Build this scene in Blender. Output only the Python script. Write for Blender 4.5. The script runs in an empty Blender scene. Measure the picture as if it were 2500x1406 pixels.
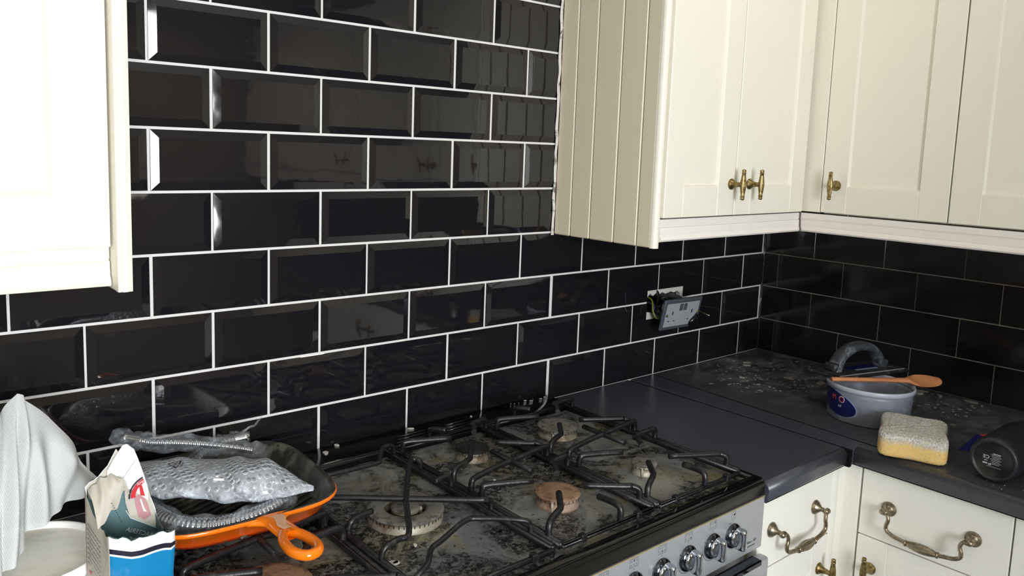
import bpy, bmesh, math, random
from mathutils import Matrix, Vector
random.seed(7)
PI = math.pi
SC = bpy.context.scene
COL = SC.collection

# ------------------------------------------------------------------ camera, world, lights, exposure
cd = bpy.data.cameras.new('camera'); cam = bpy.data.objects.new('camera', cd); COL.objects.link(cam)
cd.sensor_width = 36.0; cd.lens = 1939.263 / 2500 * 36
cd.shift_x = 52.974 / 2500; cd.shift_y = -102.846 / 2500
cd.clip_start = 0.02; cd.clip_end = 60
_r = (0.76720453, -0.64053005, 0.03344326); _d = (-0.05303484, -0.11531286, -0.99191242); _f = (0.63920616, 0.75922605, -0.12243895)
cam.matrix_world = Matrix(((_r[0], -_d[0], -_f[0], -2.237478), (_r[1], -_d[1], -_f[1], -1.332196), (_r[2], -_d[2], -_f[2], 1.501133), (0, 0, 0, 1)))
SC.camera = cam

w = bpy.data.worlds.new('daylight'); SC.world = w; w.use_nodes = True
bg = w.node_tree.nodes['Background']; bg.inputs[0].default_value = (0.86, 0.93, 1.0, 1); bg.inputs[1].default_value = 1.6
SC.view_settings.view_transform = 'Standard'; SC.view_settings.look = 'None'; SC.view_settings.gamma = 1.0
SC.view_settings.use_curve_mapping = False
SC.view_settings.exposure = 0.15

def area(name, loc, rot, sx, sy, power, col):
    l = bpy.data.lights.new(name, 'AREA'); l.shape = 'RECTANGLE'; l.size = sx; l.size_y = sy; l.energy = power; l.color = col
    o = bpy.data.objects.new(name, l); COL.objects.link(o); o.location = loc; o.rotation_euler = rot; return o
# daylight through the window opposite the tiled wall
area('window_daylight', (-2.50, -3.32, 1.56), (PI / 2, 0, 0), 1.30, 1.35, 150, (0.93, 0.97, 1.0))
def spot(name, loc, power, rad, col):
    l = bpy.data.lights.new(name, 'SPOT'); l.energy = power; l.shadow_soft_size = rad; l.color = col; l.spot_size = 2.6; l.spot_blend = 0.6
    o = bpy.data.objects.new(name, l); COL.objects.link(o); o.location = loc; return o
spot('ceiling_lamp_light', (-.85, -.62, 2.36), 4.5, 0.05, (1.0, 0.90, 0.78))
spot('ceiling_lamp_light_far', (-1.95, -1.45, 2.36), 6, 0.05, (1.0, 0.90, 0.78))
spot('added_fill_light_back', (-1.10, -2.55, 2.36), 14, 0.08, (1.0, 0.90, 0.78))  # added fill light, lifts the window wall and far cupboards in the reflections

# ------------------------------------------------------------------ materials
def lin(c):
    if isinstance(c, str):
        c = [int(c[i:i + 2], 16) / 255 for i in (0, 2, 4)]
        c = [x / 12.92 if x <= .04045 else ((x + .055) / 1.055) ** 2.4 for x in c]
    return (c[0], c[1], c[2], 1)
def nmat(name):
    m = bpy.data.materials.new(name); m.use_nodes = True
    nt = m.node_tree; b = nt.nodes['Principled BSDF']; return m, nt, b
def noise(nt, scale, detail=4, rough=.6, vec=None, dist=0.0):
    n = nt.nodes.new('ShaderNodeTexNoise'); n.inputs['Scale'].default_value = scale; n.inputs['Detail'].default_value = detail
    n.inputs['Roughness'].default_value = rough; n.inputs['Distortion'].default_value = dist
    if vec: nt.links.new(vec, n.inputs['Vector'])
    return n.outputs['Fac']
def ramp(nt, fac, lo, hi, c0=(0, 0, 0, 1), c1=(1, 1, 1, 1)):
    r = nt.nodes.new('ShaderNodeValToRGB'); r.color_ramp.elements[0].position = lo; r.color_ramp.elements[1].position = hi
    r.color_ramp.elements[0].color = c0; r.color_ramp.elements[1].color = c1; nt.links.new(fac, r.inputs[0]); return r.outputs[0]
def mixc(nt, fac, a, b):
    m = nt.nodes.new('ShaderNodeMix'); m.data_type = 'RGBA'
    for i, v in ((6, a), (7, b)):
        if isinstance(v, tuple): m.inputs[i].default_value = v
        else: nt.links.new(v, m.inputs[i])
    if isinstance(fac, float): m.inputs[0].default_value = fac
    else: nt.links.new(fac, m.inputs[0])
    return m.outputs[2]
def mth(nt, op, a, b=0.0):
    m = nt.nodes.new('ShaderNodeMath'); m.operation = op
    for i, v in enumerate((a, b)):
        if isinstance(v, (int, float)): m.inputs[i].default_value = v
        else: nt.links.new(v, m.inputs[i])
    return m.outputs[0]
def pos(nt, scale=(1, 1, 1)):
    t = nt.nodes.new('ShaderNodeNewGeometry'); mp = nt.nodes.new('ShaderNodeMapping'); mp.inputs['Scale'].default_value = scale
    nt.links.new(t.outputs['Position'], mp.inputs[0]); return mp.outputs[0]
def bump(nt, b, h, strength=.3, dist=.001):
    n = nt.nodes.new('ShaderNodeBump'); n.inputs['Strength'].default_value = strength; n.inputs['Distance'].default_value = dist
    nt.links.new(h, n.inputs['Height']); nt.links.new(n.outputs[0], b.inputs['Normal'])
def mat(name, col, rough=.5, metal=0.0, spots=(), bmp=None, spec=.5, coat=0.0, var=None):
    """spots: (noise scale, lo, hi, colour) layered in order; bmp: (scale, strength, distance)"""
    m, nt, b = nmat(name)
    b.inputs['Roughness'].default_value = rough; b.inputs['Metallic'].default_value = metal
    b.inputs['Specular IOR Level'].default_value = spec; b.inputs['Coat Weight'].default_value = coat
    c = lin(col); P = pos(nt)
    if var: c = mixc(nt, ramp(nt, noise(nt, var[0], 5, .6, P), .35, .65), lin(col), lin(var[1]))
    for s in spots:
        sc = s[4] if len(s) > 4 else (1, 1, 1)
        f = ramp(nt, noise(nt, s[0], 6, .7, pos(nt, sc), .4), s[1], s[2])
        c = mixc(nt, f, c, lin(s[3]))
    if isinstance(c, tuple): b.inputs['Base Color'].default_value = c
    else: nt.links.new(c, b.inputs['Base Color'])
    if bmp: bump(nt, b, noise(nt, bmp[0], 4, .6, P), bmp[1], bmp[2])
    return m
MT = {}
MT['tile'] = None
def tile_mat(name, base, dusty, r0=.035):
    m, nt, b = nmat(name)
    b.inputs['Specular IOR Level'].default_value = .85
    P = pos(nt)
    f = ramp(nt, noise(nt, 9, 8, .75, pos(nt, (1, 1, 2.2)), .8), .60, .80)
    g = ramp(nt, noise(nt, 420, 2, .5, P), .80, .84)
    f = mth(nt, 'MULTIPLY', f, dusty); g = mth(nt, 'MULTIPLY', g, .35)
    c = mixc(nt, f, lin(base), lin('6a6a68')); c = mixc(nt, g, c, lin('b0b0b0'))
    nt.links.new(c, b.inputs['Base Color'])
    nt.links.new(mth(nt, 'ADD', mth(nt, 'MULTIPLY', f, 1.2), r0), b.inputs['Roughness'])
    bump(nt, b, noise(nt, 14, 2, .4, P), .35, .0012)
    return m
MT['tile'] = tile_mat('black_gloss_tile', '17161a', .10)
MT['tile_flat'] = tile_mat('black_flat_tile', '131315', .10, .13)
MT['grout'] = mat('white_grout', 'd9d6d4', .8, bmp=(300, .3, .0005))
MT['grout_tan'] = mat('tan_grout', '6f6458', .85, bmp=(300, .3, .0005), var=(14, '92887a'))
MT['caulk'] = mat('old_sealant', 'cfcac2', .6, spots=((40, .52, .62, '6c665c'),), bmp=(90, .6, .002))
MT['corner_caulk'] = mat('dirty_sealant', '17171a', .6, spots=((60, .58, .64, '8a8a8a', (1, 1, .5)),), bmp=(120, .8, .002))
MT['plaster'] = mat('painted_plaster', '9b9180', .85, bmp=(40, .2, .001))
MT['plaster_dark'] = mat('hall_plaster', 'b5ac98', .85)
MT['ceiling'] = mat('ceiling_paint', 'e4e0d8', .9)
MT['floor'] = mat('floor_vinyl', '8d929b', .45, var=(6, '7a7f88'))
MT['cream'] = mat('cream_paint', 'ebe6d8', .42, spots=((170, .74, .78, '9a8f78'),), bmp=(60, .12, .0005))
MT['cream_daylit'] = mat('cream_paint_daylit', 'f0eee5', .42, spots=((170, .74, .78, '9a9080'),), bmp=(60, .12, .0005))  # cupboard cream whitened, cool daylight on the base units put into the colour
MT['cream_side'] = mat('boarded_side_olive', 'ddd2b8', .38, spots=((170, .74, .78, '8a7f68'),), bmp=(60, .12, .0005))  # darker, more olive cream than on the doors
MT['cream_gap'] = mat('cream_paint_aged', 'cfc6b0', .5)
MT['trim'] = mat('pinkish_white_pelmet', 'eae4de', .38, bmp=(40, .1, .0005))
MT['dark_gap'] = mat('dark_gap', '1c1a17', .9)
MT['carcass'] = mat('carcass_board', 'cfc8b6', .6)
MT['brass'] = mat('antique_brass', 'a99668', .33, 1.0, var=(160, '6e5a36'), bmp=(300, .2, .0003))
MT['pewter'] = mat('worn_pewter_brass', 'ada18a', .33, 1.0, var=(160, '7e735f'), bmp=(300, .2, .0003))
MT['chrome'] = mat('polished_chrome', 'c8cbd2', .07, 1.0)
MT['chrome_dark'] = mat('dark_chrome', '5a5e66', .12, 1.0)
MT['steel'] = mat('brushed_steel', 'b4b7bc', .38, .55, bmp=(500, .05, .0002))
MT['ink'] = mat('black_print', '15151a', .5)
MT['white_print'] = mat('white_print', 'c9cbd0', .6)

# ------------------------------------------------------------------ builder
class MB:
    def __init__(s, T=None): s.bm = bmesh.new(); s.T = T or Matrix.Identity(4); s.mats = []; s.mi = 0; s.tmp = None
    def m(s, mt):
        if mt not in s.mats: s.mats.append(mt)
        s.mi = s.mats.index(mt); return s
    def _v(s, p): return s.bm.verts.new(s.T @ Vector(p))
    def face(s, vs, smooth=False):
        try: f = s.bm.faces.new(vs)
        except ValueError: return None
        f.material_index = s.mi; f.smooth = smooth; return f
    def poly(s, pts, smooth=False): return s.face([s._v(p) for p in pts], smooth)
    def box(s, x0, x1, y0, y1, z0, z1, b=0.0, seg=1):
        x0, x1 = sorted((x0, x1)); y0, y1 = sorted((y0, y1)); z0, z1 = sorted((z0, z1))
        t = bmesh.new()
        v = [t.verts.new((x, y, z)) for x in (x0, x1) for y in (y0, y1) for z in (z0, z1)]
        for q in ((0, 1, 3, 2), (4, 6, 7, 5), (0, 4, 5, 1), (2, 3, 7, 6), (0, 2, 6, 4), (1, 5, 7, 3)): t.faces.new([v[i] for i in q])
        if b > 0:
            b = min(b, .49 * min(x1 - x0, y1 - y0, z1 - z0))
            bmesh.ops.bevel(t, geom=t.edges[:], offset=b, segments=seg, affect='EDGES', profile=.5)
        s.merge(t, seg > 1); return s
    def merge(s, t, smooth=False, M=None):
        M = s.T @ M if M else s.T
        mp = {}
        for v in t.verts: mp[v] = s.bm.verts.new(M @ v.co)
        flip = M.determinant() < 0
        for f in t.faces:
            vs = [mp[v] for v in f.verts]
            if flip: vs.reverse()
            s.face(vs, smooth)
        t.free()
    def grid(s, fn, nu, nv, cu=False, smooth=True):
        g = [[s._v(fn(i / nu, j / nv)) for j in range(nv + 1)] for i in range(nu if cu else nu + 1)]
        n = len(g)
        for i in range(nu):
            for j in range(nv):
                a, b2 = g[i % n], g[(i + 1) % n]
                s.face([a[j], b2[j], b2[j + 1], a[j + 1]], smooth)
        s.g = g; return s
    def tube(s, pts, r, n=10, caps=True, closed=False, smooth=True, sx=1.0):
        pts = [Vector(p) for p in pts]; N = len(pts)
        rs = r if isinstance(r, (list, tuple)) else [r] * N
        rings = []; prev = None
        for i, p in enumerate(pts):
            a = pts[(i - 1) % N] if (closed or i) else p; c = pts[(i + 1) % N] if (closed or i < N - 1) else p
            t = (c - a).normalized()
            if prev is None:
                up = Vector((0, 0, 1)) if abs(t.z) < .9 else Vector((0, 1, 0)); x = up.cross(t).normalized()
            else:
                x = prev - t * prev.dot(t); x = x.normalized() if x.length > 1e-6 else Vector((0, 0, 1)).cross(t).normalized()
            prev = x; y = t.cross(x)
            rings.append([s._v(p + (x * math.cos(2 * PI * k / n) * sx + y * math.sin(2 * PI * k / n)) * rs[i]) for k in range(n)])
        M = N if closed else N - 1
        for i in range(M):
            a, b2 = rings[i], rings[(i + 1) % N]
            for k in range(n): s.face([a[k], a[(k + 1) % n], b2[(k + 1) % n], b2[k]], smooth)
        if caps and not closed:
            s.face(rings[0][::-1]); s.face(rings[-1])
        return s
    def lathe(s, prof, c=(0, 0, 0), n=32, axis='z', flute=None, smooth=True, caps=True):
        """prof: (radius, height) along the axis through c"""
        rings = []
        for (r, h) in prof:
            ring = []
            for k in range(n):
                a = 2 * PI * k / n; rr = max(r, 1e-5)
                if flute and r > flute[2]: rr *= 1 - flute[1] * (.5 + .5 * math.cos(flute[0] * a))
                x, y = rr * math.cos(a), rr * math.sin(a)
                p = {'z': (x, y, h), 'x': (h, x, y), 'y': (y, h, x)}[axis]
                ring.append(s._v((c[0] + p[0], c[1] + p[1], c[2] + p[2])))
            rings.append(ring)
        for i in range(len(rings) - 1):
            a, b2 = rings[i], rings[i + 1]
            for k in range(n): s.face([a[k], a[(k + 1) % n], b2[(k + 1) % n], b2[k]], smooth)
        if caps: s.face(rings[0][::-1]); s.face(rings[-1])
        return s
    def prism(s, pts, ex):
        """pts: closed outline (3d points), ex: extrusion vector"""
        a = [s._v(p) for p in pts]; b2 = [s._v(Vector(p) + Vector(ex)) for p in pts]; n = len(a)
        s.face(a[::-1]); s.face(b2)
        for k in range(n): s.face([a[k], a[(k + 1) % n], b2[(k + 1) % n], b2[k]])
        return s
    def text(s, body, size, M, ext=.0001, align='CENTER', shear=0.0):
        cu = bpy.data.curves.new('t', 'FONT'); cu.body = body; cu.size = size; cu.extrude = ext; cu.align_x = align; cu.align_y = 'CENTER'; cu.shear = shear
        o = bpy.data.objects.new('t', cu); COL.objects.link(o); bpy.context.view_layer.update()
        me = bpy.data.meshes.new_from_object(o.evaluated_get(bpy.context.evaluated_depsgraph_get()))
        bpy.data.objects.remove(o); bpy.data.curves.remove(cu)
        t = bmesh.new(); t.from_mesh(me); bpy.data.meshes.remove(me); s.merge(t, False, M); return s
    def build(s, name, parent=None, origin=None, merge=False):
        if merge: bmesh.ops.remove_doubles(s.bm, verts=s.bm.verts, dist=1e-6)
        bmesh.ops.recalc_face_normals(s.bm, faces=s.bm.faces)
        vs = [v.co for v in s.bm.verts]
        if parent is None:
            if origin is None:
                origin = Vector(((min(v.x for v in vs) + max(v.x for v in vs)) / 2, (min(v.y for v in vs) + max(v.y for v in vs)) / 2, min(v.z for v in vs)))
            off = Vector(origin)
        else: off = wloc(parent)
        for v in s.bm.verts: v.co -= off
        me = bpy.data.meshes.new(name); s.bm.to_mesh(me); s.bm.free()
        for mt in s.mats: me.materials.append(MT[mt] if isinstance(mt, str) else mt)
        o = bpy.data.objects.new(name, me); COL.objects.link(o)
        if parent is None: o.location = off
        else: o.parent = parent
        return o
def wloc(o):
    v = Vector((0, 0, 0))
    while o: v = v + o.location; o = o.parent
    return v
def empty(name, loc):
    o = bpy.data.objects.new(name, None); COL.objects.link(o); o.location = loc; o.empty_display_size = .05; return o
def tag(o, label, cat, group=None, kind=None):
    o['label'] = label; o['category'] = cat
    if group: o['group'] = group
    if kind: o['kind'] = kind
    return o
def struct(o): o['kind'] = 'structure'; return o
def plabel(o, t): o['label'] = t; return o
# local frames: u to the right, v up, w out of the face into the room
def FB(x, z, y=0.0): return Matrix(((1, 0, 0, x), (0, 0, -1, y), (0, 1, 0, z), (0, 0, 0, 1)))      # face looks to -y
def FR(y, z, x=0.0): return Matrix(((0, 0, -1, x), (-1, 0, 0, y), (0, 1, 0, z), (0, 0, 0, 1)))     # face looks to -x
def catmull(pts, k=8, closed=False):
    P = [Vector(p) for p in pts]; out = []; n = len(P)
    for i in range(n if closed else n - 1):
        a, b2, c, d = (P[(i - 1) % n] if closed or i else P[0]), P[i], P[(i + 1) % n], (P[(i + 2) % n] if closed or i < n - 2 else P[-1])
        for j in range(k):
            t = j / k
            out.append(.5 * ((2 * b2) + (c - a) * t + (2 * a - 5 * b2 + 4 * c - d) * t * t + (3 * b2 - a - 3 * c + d) * t ** 3))
    if not closed: out.append(P[-1])
    return out

# ------------------------------------------------------------------ room shell
GZ = .0045
RZ = [1.0 + i * .103 for i in range(-1, 14)]
HOLE = (-.561, -.405, 1.056, 1.135)
def put_tile(mb, u0, u1, v0, v1, bevel, hole=None, ht=.0036, cut=()):
    if hole and u0 < hole[1] and u1 > hole[0] and v0 < hole[3] and v1 > hole[2]:
        L, R_, B, T_ = u0 < hole[0] < u1, u0 < hole[1] < u1, v0 < hole[2] < v1, v0 < hole[3] < v1
        a, b2 = (hole[0] if L else u0), (hole[1] if R_ else u1); c, d = (hole[2] if B else v0), (hole[3] if T_ else v1)
        if L and T_ and not R_: pts = [(u0, v0), (a, v0), (a, d), (u1, d), (u1, v1), (u0, v1)]
        elif R_ and T_ and not L: pts = [(b2, v0), (u1, v0), (u1, v1), (u0, v1), (u0, d), (b2, d)]
        elif L and B: pts = [(u0, v0), (u1, v0), (u1, c), (a, c), (a, v1), (u0, v1)]
        else: pts = [(u0, v0), (u1, v0), (u1, v1), (b2, v1), (b2, c), (u0, c)]
        mb.prism([(x, y, -.003) for x, y in pts], (0, 0, .0044))
        return
    tx, ty = random.uniform(-.0035, .0035), random.uniform(-.004, .004)
    cu, cv = (u0 + u1) / 2, (v0 + v1) / 2
    def P(u, v, w): return (u, v, w + (u - cu) * tx + (v - cv) * ty)
    bv = .0135 if bevel else .001
    e0 = [P(a, b2, -.003) for a, b2 in ((u0, v0), (u1, v0), (u1, v1), (u0, v1))]
    h1 = ht - .0027 if bevel else ht - .0007
    q = [mb._v(p) for p in e0]
    r1 = [mb._v(P(a, b2, h1 - .0005)) for a, b2 in ((u0, v0), (u1, v0), (u1, v1), (u0, v1))]
    i = .0006
    r2 = [mb._v(P(a, b2, h1)) for a, b2 in ((u0 + i, v0 + i), (u1 - i, v0 + i), (u1 - i, v1 - i), (u0 + i, v1 - i))]
    rings = [q, r1, r2]
    if u1 - u0 > 2.5 * bv and v1 - v0 > 2.5 * bv:
        l, rr = (0 if 'l' in cut else bv), (0 if 'r' in cut else bv)
        bb = 0 if 'b' in cut else bv
        i2 = bv
        r3 = [mb._v(P(a, b2, ht)) for a, b2 in ((u0 + max(l, i), v0 + max(bb, i)), (u1 - max(rr, i), v0 + max(bb, i)), (u1 - max(rr, i), v1 - i2), (u0 + max(l, i), v1 - i2))]
        rings.append(r3)
    for a, b2 in zip(rings, rings[1:]):
        for k in range(4): mb.face([a[k], a[(k + 1) % 4], b2[(k + 1) % 4], b2[k]])
    mb.face(rings[-1])

# wall behind the cooker, with its tiles
mb = MB(FB(0, 0))
mb.m('grout')
for a, b2, c, d in ((-3.4, HOLE[0], 0, 2.4), (HOLE[1], 0, 0, 2.4), (HOLE[0], HOLE[1], 0, HOLE[2]), (HOLE[0], HOLE[1], HOLE[3], 2.4)):
    mb.box(a, b2, c, d, -.02, 0)
mb.m('plaster'); 
for a, b2, c, d in ((-3.5, HOLE[0], 0, 2.4), (HOLE[1], .1, 0, 2.4), (HOLE[0], HOLE[1], 0, HOLE[2]), (HOLE[0], HOLE[1], HOLE[3], 2.4)):
    mb.box(a, b2, c, d, -.10, -.0201)
mb.m('tile')
for r in range(len(RZ) - 1):
    z0, z1 = RZ[r] + GZ / 2, RZ[r + 1] - GZ / 2
    # r=0 is the row that stands on the worktop: joints at odd half tiles
    par = 1 if r % 2 == 0 else 0
    us = [k for k in range(-15, 21) if k % 2 == par]
    for k in us:
        x0 = (k - 18.0955) * .1015 + GZ / 2; x1 = (k + 2 - 18.0955) * .1015 - GZ / 2
        if k == 9 and r in (0, 2): x0 += .0035
        if k == 7 and r in (0, 2): x1 -= .0005
        x0 += random.uniform(-.0006, .0006); x1 += random.uniform(-.0006, .0006)
        cut = ''
        if x0 > -.02: continue
        if x1 > -.003: x1 = -.003; cut += 'r'
        zz0 = max(z0, .9005)
        if x1 - x0 < .01: continue
        put_tile(mb, x0, x1, zz0, z1, True, HOLE, cut=cut)
struct(mb.build('wall_back', origin=(-1.7, 0, 0)))

# right-hand wall
mb = MB(FR(0, 0))
mb.m('grout_tan').box(.0, 3.4, 0, 1.42, -.02, -.0006); mb.m('plaster').box(-.1, 3.4, 0, 2.4, -.10, -.0201).box(0, 3.4, 1.42, 2.4, -.0201, 0)
mb.m('tile_flat')
for r in range(5):
    z0, z1 = RZ[r] + .0013, RZ[r + 1] - .0013
    odd = r % 2 == 1
    edges = [0.003] + [(.05305 + k * .1015 + (.011 if k % 2 else 0)) for k in range(0, 33) if (k % 2 == 1) == odd]
    for a, b2 in zip(edges, edges[1:]):
        put_tile(mb, a + (.0011 if a > .01 else 0), b2 - .0011, max(z0, .9005), z1, False, ht=.0016)
struct(mb.build('wall_right', origin=(0, -1.7, 0)))
mb = MB().m('corner_caulk')
mb.grid(lambda i, j: (-.0005 - .0045 * math.cos(i * PI / 2), -.0005 - .0045 * math.sin(i * PI / 2), .9 + j * .42), 4, 40)
struct(mb.build('trim_1'))

# opposite wall with a window, left wall
WX0, WX1, WZ0, WZ1 = -3.15, -1.86, .92, 2.20
mb = MB().m('plaster_dark')
mb.box(-3.5, WX0, -3.3, -3.2, 0, 2.4).box(WX1, 0, -3.3, -3.2, 0, 2.4).box(WX0, WX1, -3.3, -3.2, 0, WZ0).box(WX0, WX1, -3.3, -3.2, WZ1, 2.4)
struct(mb.build('wall_front'))
mb = MB().m('trim')
for a, b2 in ((WX0, WX0 + .05), (-2.53, -2.48), (WX1 - .05, WX1)): mb.box(a, b2, -3.28, -3.22, WZ0, WZ1, .004)
for a, b2 in ((WZ0, WZ0 + .05), (WZ1 - .05, WZ1)): mb.box(WX0, WX1, -3.279, -3.221, a, b2, .004)
wi = struct(mb.build('window_1'))
mp_, nt_, b_ = nmat('window_glass'); nt_.nodes.remove(b_)
tr = nt_.nodes.new('ShaderNodeBsdfTransparent'); gl = nt_.nodes.new('ShaderNodeBsdfGlossy'); gl.inputs['Roughness'].default_value = .01
fr = nt_.nodes.new('ShaderNodeFresnel'); mx = nt_.nodes.new('ShaderNodeMixShader')
nt_.links.new(fr.outputs[0], mx.inputs[0]); nt_.links.new(tr.outputs[0], mx.inputs[1]); nt_.links.new(gl.outputs[0], mx.inputs[2]); nt_.links.new(mx.outputs[0], nt_.nodes['Material Output'].inputs[0])
MT['glass'] = mp_
MB().m('glass').box(WX0 + .05, WX1 - .05, -3.252, -3.248, WZ0 + .05, WZ1 - .05).build('window_pane', wi)
struct(MB().m('plaster_dark').box(-3.6, -3.5, -3.3, .1, 0, 2.4).build('wall_left'))
struct(MB().m('floor').box(-3.6, .1, -3.3, .1, -.05, 0).build('floor'))
struct(MB().m('ceiling').box(-3.6, .1, -3.3, .1, 2.4, 2.45).build('ceiling'))

# ------------------------------------------------------------------ shared furniture builders
def shaker(mb, wd, ht, paint='cream', z0=0.0, th=.020, st=.063, rl=.066, rec=.0065):
    """framed door in the local u v w frame"""
    mb.m(paint)
    mb.box(0, st, 0, ht, z0, z0 + th, .0011).box(wd - st, wd, 0, ht, z0, z0 + th, .0011)
    mb.box(st, wd - st, 0, rl, z0, z0 + th - .0002, .0008).box(st, wd - st, ht - rl, ht, z0, z0 + th - .0002, .0008)
    mb.box(st - .004, wd - st + .004, rl - .004, ht - rl + .004, z0 + .004, z0 + th - rec)
    a, b2 = z0 + th - .0008, z0 + th - rec + .0001
    for p in (((st, rl, a), (wd - st, rl, a), (wd - st - .003, rl + .003, b2), (st + .003, rl + .003, b2)),
              ((st, rl, a), (st + .003, rl + .003, b2), (st + .003, ht - rl - .003, b2), (st, ht - rl, a)),
              ((wd - st, rl, a), (wd - st, ht - rl, a), (wd - st - .003, ht - rl - .003, b2), (wd - st - .003, rl + .003, b2))): mb.poly(p)
    return mb
def t_knob(T, parent, mt='brass', name='handle'):
    """upright fluted bar on a trumpet foot; T places the foot"""
    mb = MB(T).m(mt)
    mb.lathe([(.0125, 0), (.0128, .002), (.0110, .004), (.0078, .009), (.0058, .015), (.0052, .022), (.0055, .029)], n=24)
    prof = [(.001, -.0345), (.004, -.0335), (.0048, -.031), (.0042, -.0285), (.0036, -.0275), (.0052, -.0265), (.0052, -.0255), (.0040, -.0245), (.0052, -.016), (.0066, -.006), (.0069, 0)]
    prof += [(r, -h) for r, h in prof[-2::-1]]
    mb2 = MB(T @ Matrix.Translation((0, 0, .031)) @ Matrix(((1, 0, 0, 0), (0, 0, 1, 0), (0, 1, 0, 0), (0, 0, 0, 1))))
    mb2.m(mt).lathe(prof, n=40, flute=(10, .16, .0042))
    mb.bm.verts.ensure_lookup_table()
    t = mb2.bm
    mp = {}
    for v in t.verts: mp[v] = mb.bm.verts.new(v.co)
    for f in t.faces:
        nf = mb.bm.faces.new([mp[v] for v in f.verts]); nf.smooth = f.smooth
    t.free()
    return mb.build(name, parent)
def swan_handle(T, span, parent, mt='pewter'):
    """drop handle: two rosettes, curved neck each side, fluted grip"""
    h = span / 2
    o = None
    for s in (-1, 1):
        root = MB(T).m(mt)
        root.lathe([(.0150, 0), (.0150, .0025), (.0125, .004), (.0130, .0055), (.0095, .007), (.0085, .010), (.0050, .013), (.0046, .020), (.0046, .024)], c=(s * h, 0, 0), n=28)
        root.lathe([(.001, -.009), (.0045, -.0075), (.0062, -.004), (.0062, .004), (.0045, .0075), (.001, .009)], c=(s * h, 0, .0255), n=20, axis='x')
        root.build('handle_rose', parent)
    nk = MB(T).m(mt)
    for s in (-1, 1):
        p = [(s * (h + .002), 0, .0255), (s * (h - .008), -.002, .0285), (s * (h - .012), -.012, .0300), (s * (h - .009), -.023, .0300), (s * (h - .010), -.033, .0300), (s * (h - .022), -.040, .0300), (s * (h - .042), -.0435, .0300), (s * .030, -.0450, .0300)]
        q = catmull(p, 6); nk.tube(q, [.0036 + .0008 * i / len(q) for i in range(len(q))], 12)
        nk.lathe([(.0045, 0), (.0064, .0008), (.0068, .002), (.0064, .0032), (.0045, .004)], c=(s * .030 - .002, -.045, .030), n=18, axis='x')
    n = 14
    nk.lathe([(.0050 + .0048 * math.sin(PI * i / n), -.029 + .058 * i / n) for i in range(n + 1)], c=(0, -.045, .030), n=40, axis='x', flute=(10, .14, .003))
    return nk.build('handle', parent)
def pelmet(mb, T, L, z0=1.316, z1=1.3635, mt='trim', cut0=0, cut1=0):
    """moulded strip under a wall cabinet: profile swept along u, outward w"""
    mb.T = T; mb.m(mt); H = z1 - z0
    pr = [(-.018, H), (.002, H), (.003, H * .71), (.0005, H * .69), (.0005, H * .655), (.004, H * .63), (.0052, H * .34), (.0048, H * .30), (.0062, H * .27), (.0085, H * .20), (.0105, H * .10), (.0085, H * .025), (.003, 0), (-.018, 0)]
    a = [mb._v((cut0 * w, v, w)) for w, v in pr]; b2 = [mb._v((L + cut1 * w, v, w)) for w, v in pr]; n = len(pr)
    mb.face(a[::-1]); mb.face(b2)
    for k in range(n): mb.face([a[k], a[(k + 1) % n], b2[(k + 1) % n], b2[k]])
    return mb

CT = 2.12
# ------------------------------------------------------------------ wall cupboard right of the cooker space (double doors, boarded side)
c1 = empty('wall_cabinet', (-.62, -.15, 1.305))
tag(c1, 'cream double-door wall cupboard with tongue-and-groove boarded side, two brass knobs', 'cabinet')
MB().m('carcass').box(-.9045, -.34, -.2815, -.005, 1.366, CT).build('carcass', c1)
mb = MB().m('cream_gap').box(-.9215, -.9045, -.292, -.004, 1.306, CT)
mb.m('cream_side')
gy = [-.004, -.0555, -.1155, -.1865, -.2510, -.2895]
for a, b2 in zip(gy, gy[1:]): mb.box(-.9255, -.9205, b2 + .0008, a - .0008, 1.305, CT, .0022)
mb.m('cream')
mb.grid(lambda i, j: (-.915 - .0105 * math.cos(i * PI), -.290 - .0105 * math.sin(i * PI), 1.3045 + j * (CT - 1.3045)), 12, 1)
mb.box(-.9255, -.9045, -.2915, -.288, 1.3045, CT)
mb.poly([(-.915 - .0105 * math.cos(i * PI / 12), -.290 - .0105 * math.sin(i * PI / 12), 1.3045) for i in range(13)])
mb.build('side_panel', c1)
for x0, x1, kx in ((-.9035, -.6530, -.667), (-.6495, -.3470, -.594)):
    d = shaker(MB(FB(x0, 1.3675, -.2830)), x1 - x0, CT - 1.3675).build('door', c1)
    t_knob(FB(kx, 1.438, -.303), d)
tag(pelmet(MB(), FB(-.9045, 1.3165, -.2915), .9045 - .340, cut1=-1, mt='trim').build('light_pelmet'), 'pinkish white moulded pelmet under the double-door wall cupboard', 'moulding', 'pelmets under the wall cupboards')

# ------------------------------------------------------------------ wall cupboards on the right wall
def right_cab(y0, widths, knobs, label, post=False):
    L = sum(widths)
    c = empty('wall_cabinet', (-.16, y0 - L / 2, 1.366)); tag(c, label, 'cabinet')
    MB(FR(y0 - .001, 0)).m('carcass').box(0, L - .002, 1.366, CT, .004, .314).build('carcass', c)
    u = 0
    for wd, k in zip(widths, knobs):
        d = shaker(MB(FR(y0 - u - .0015, 1.3695, -.315)), wd - .003, CT - 1.3695).build('door', c)
        if k is not None: t_knob(FR(y0 - u - k, 1.437, -.335), d)
        u += wd
    return c
rc = right_cab(-.3435, (.2955,), (.0365,), 'cream wall cupboard with one brass knob, next to the corner on the right wall')
MB().m('cream').box(-.3345, -.3165, -.3425, -.2825, 1.3685, CT, .001).build('corner_post', rc)
right_cab(-.6390, (.3970,), (.360,), 'cream wall cupboard with plain framed door, at the right edge of the photo')
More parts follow.
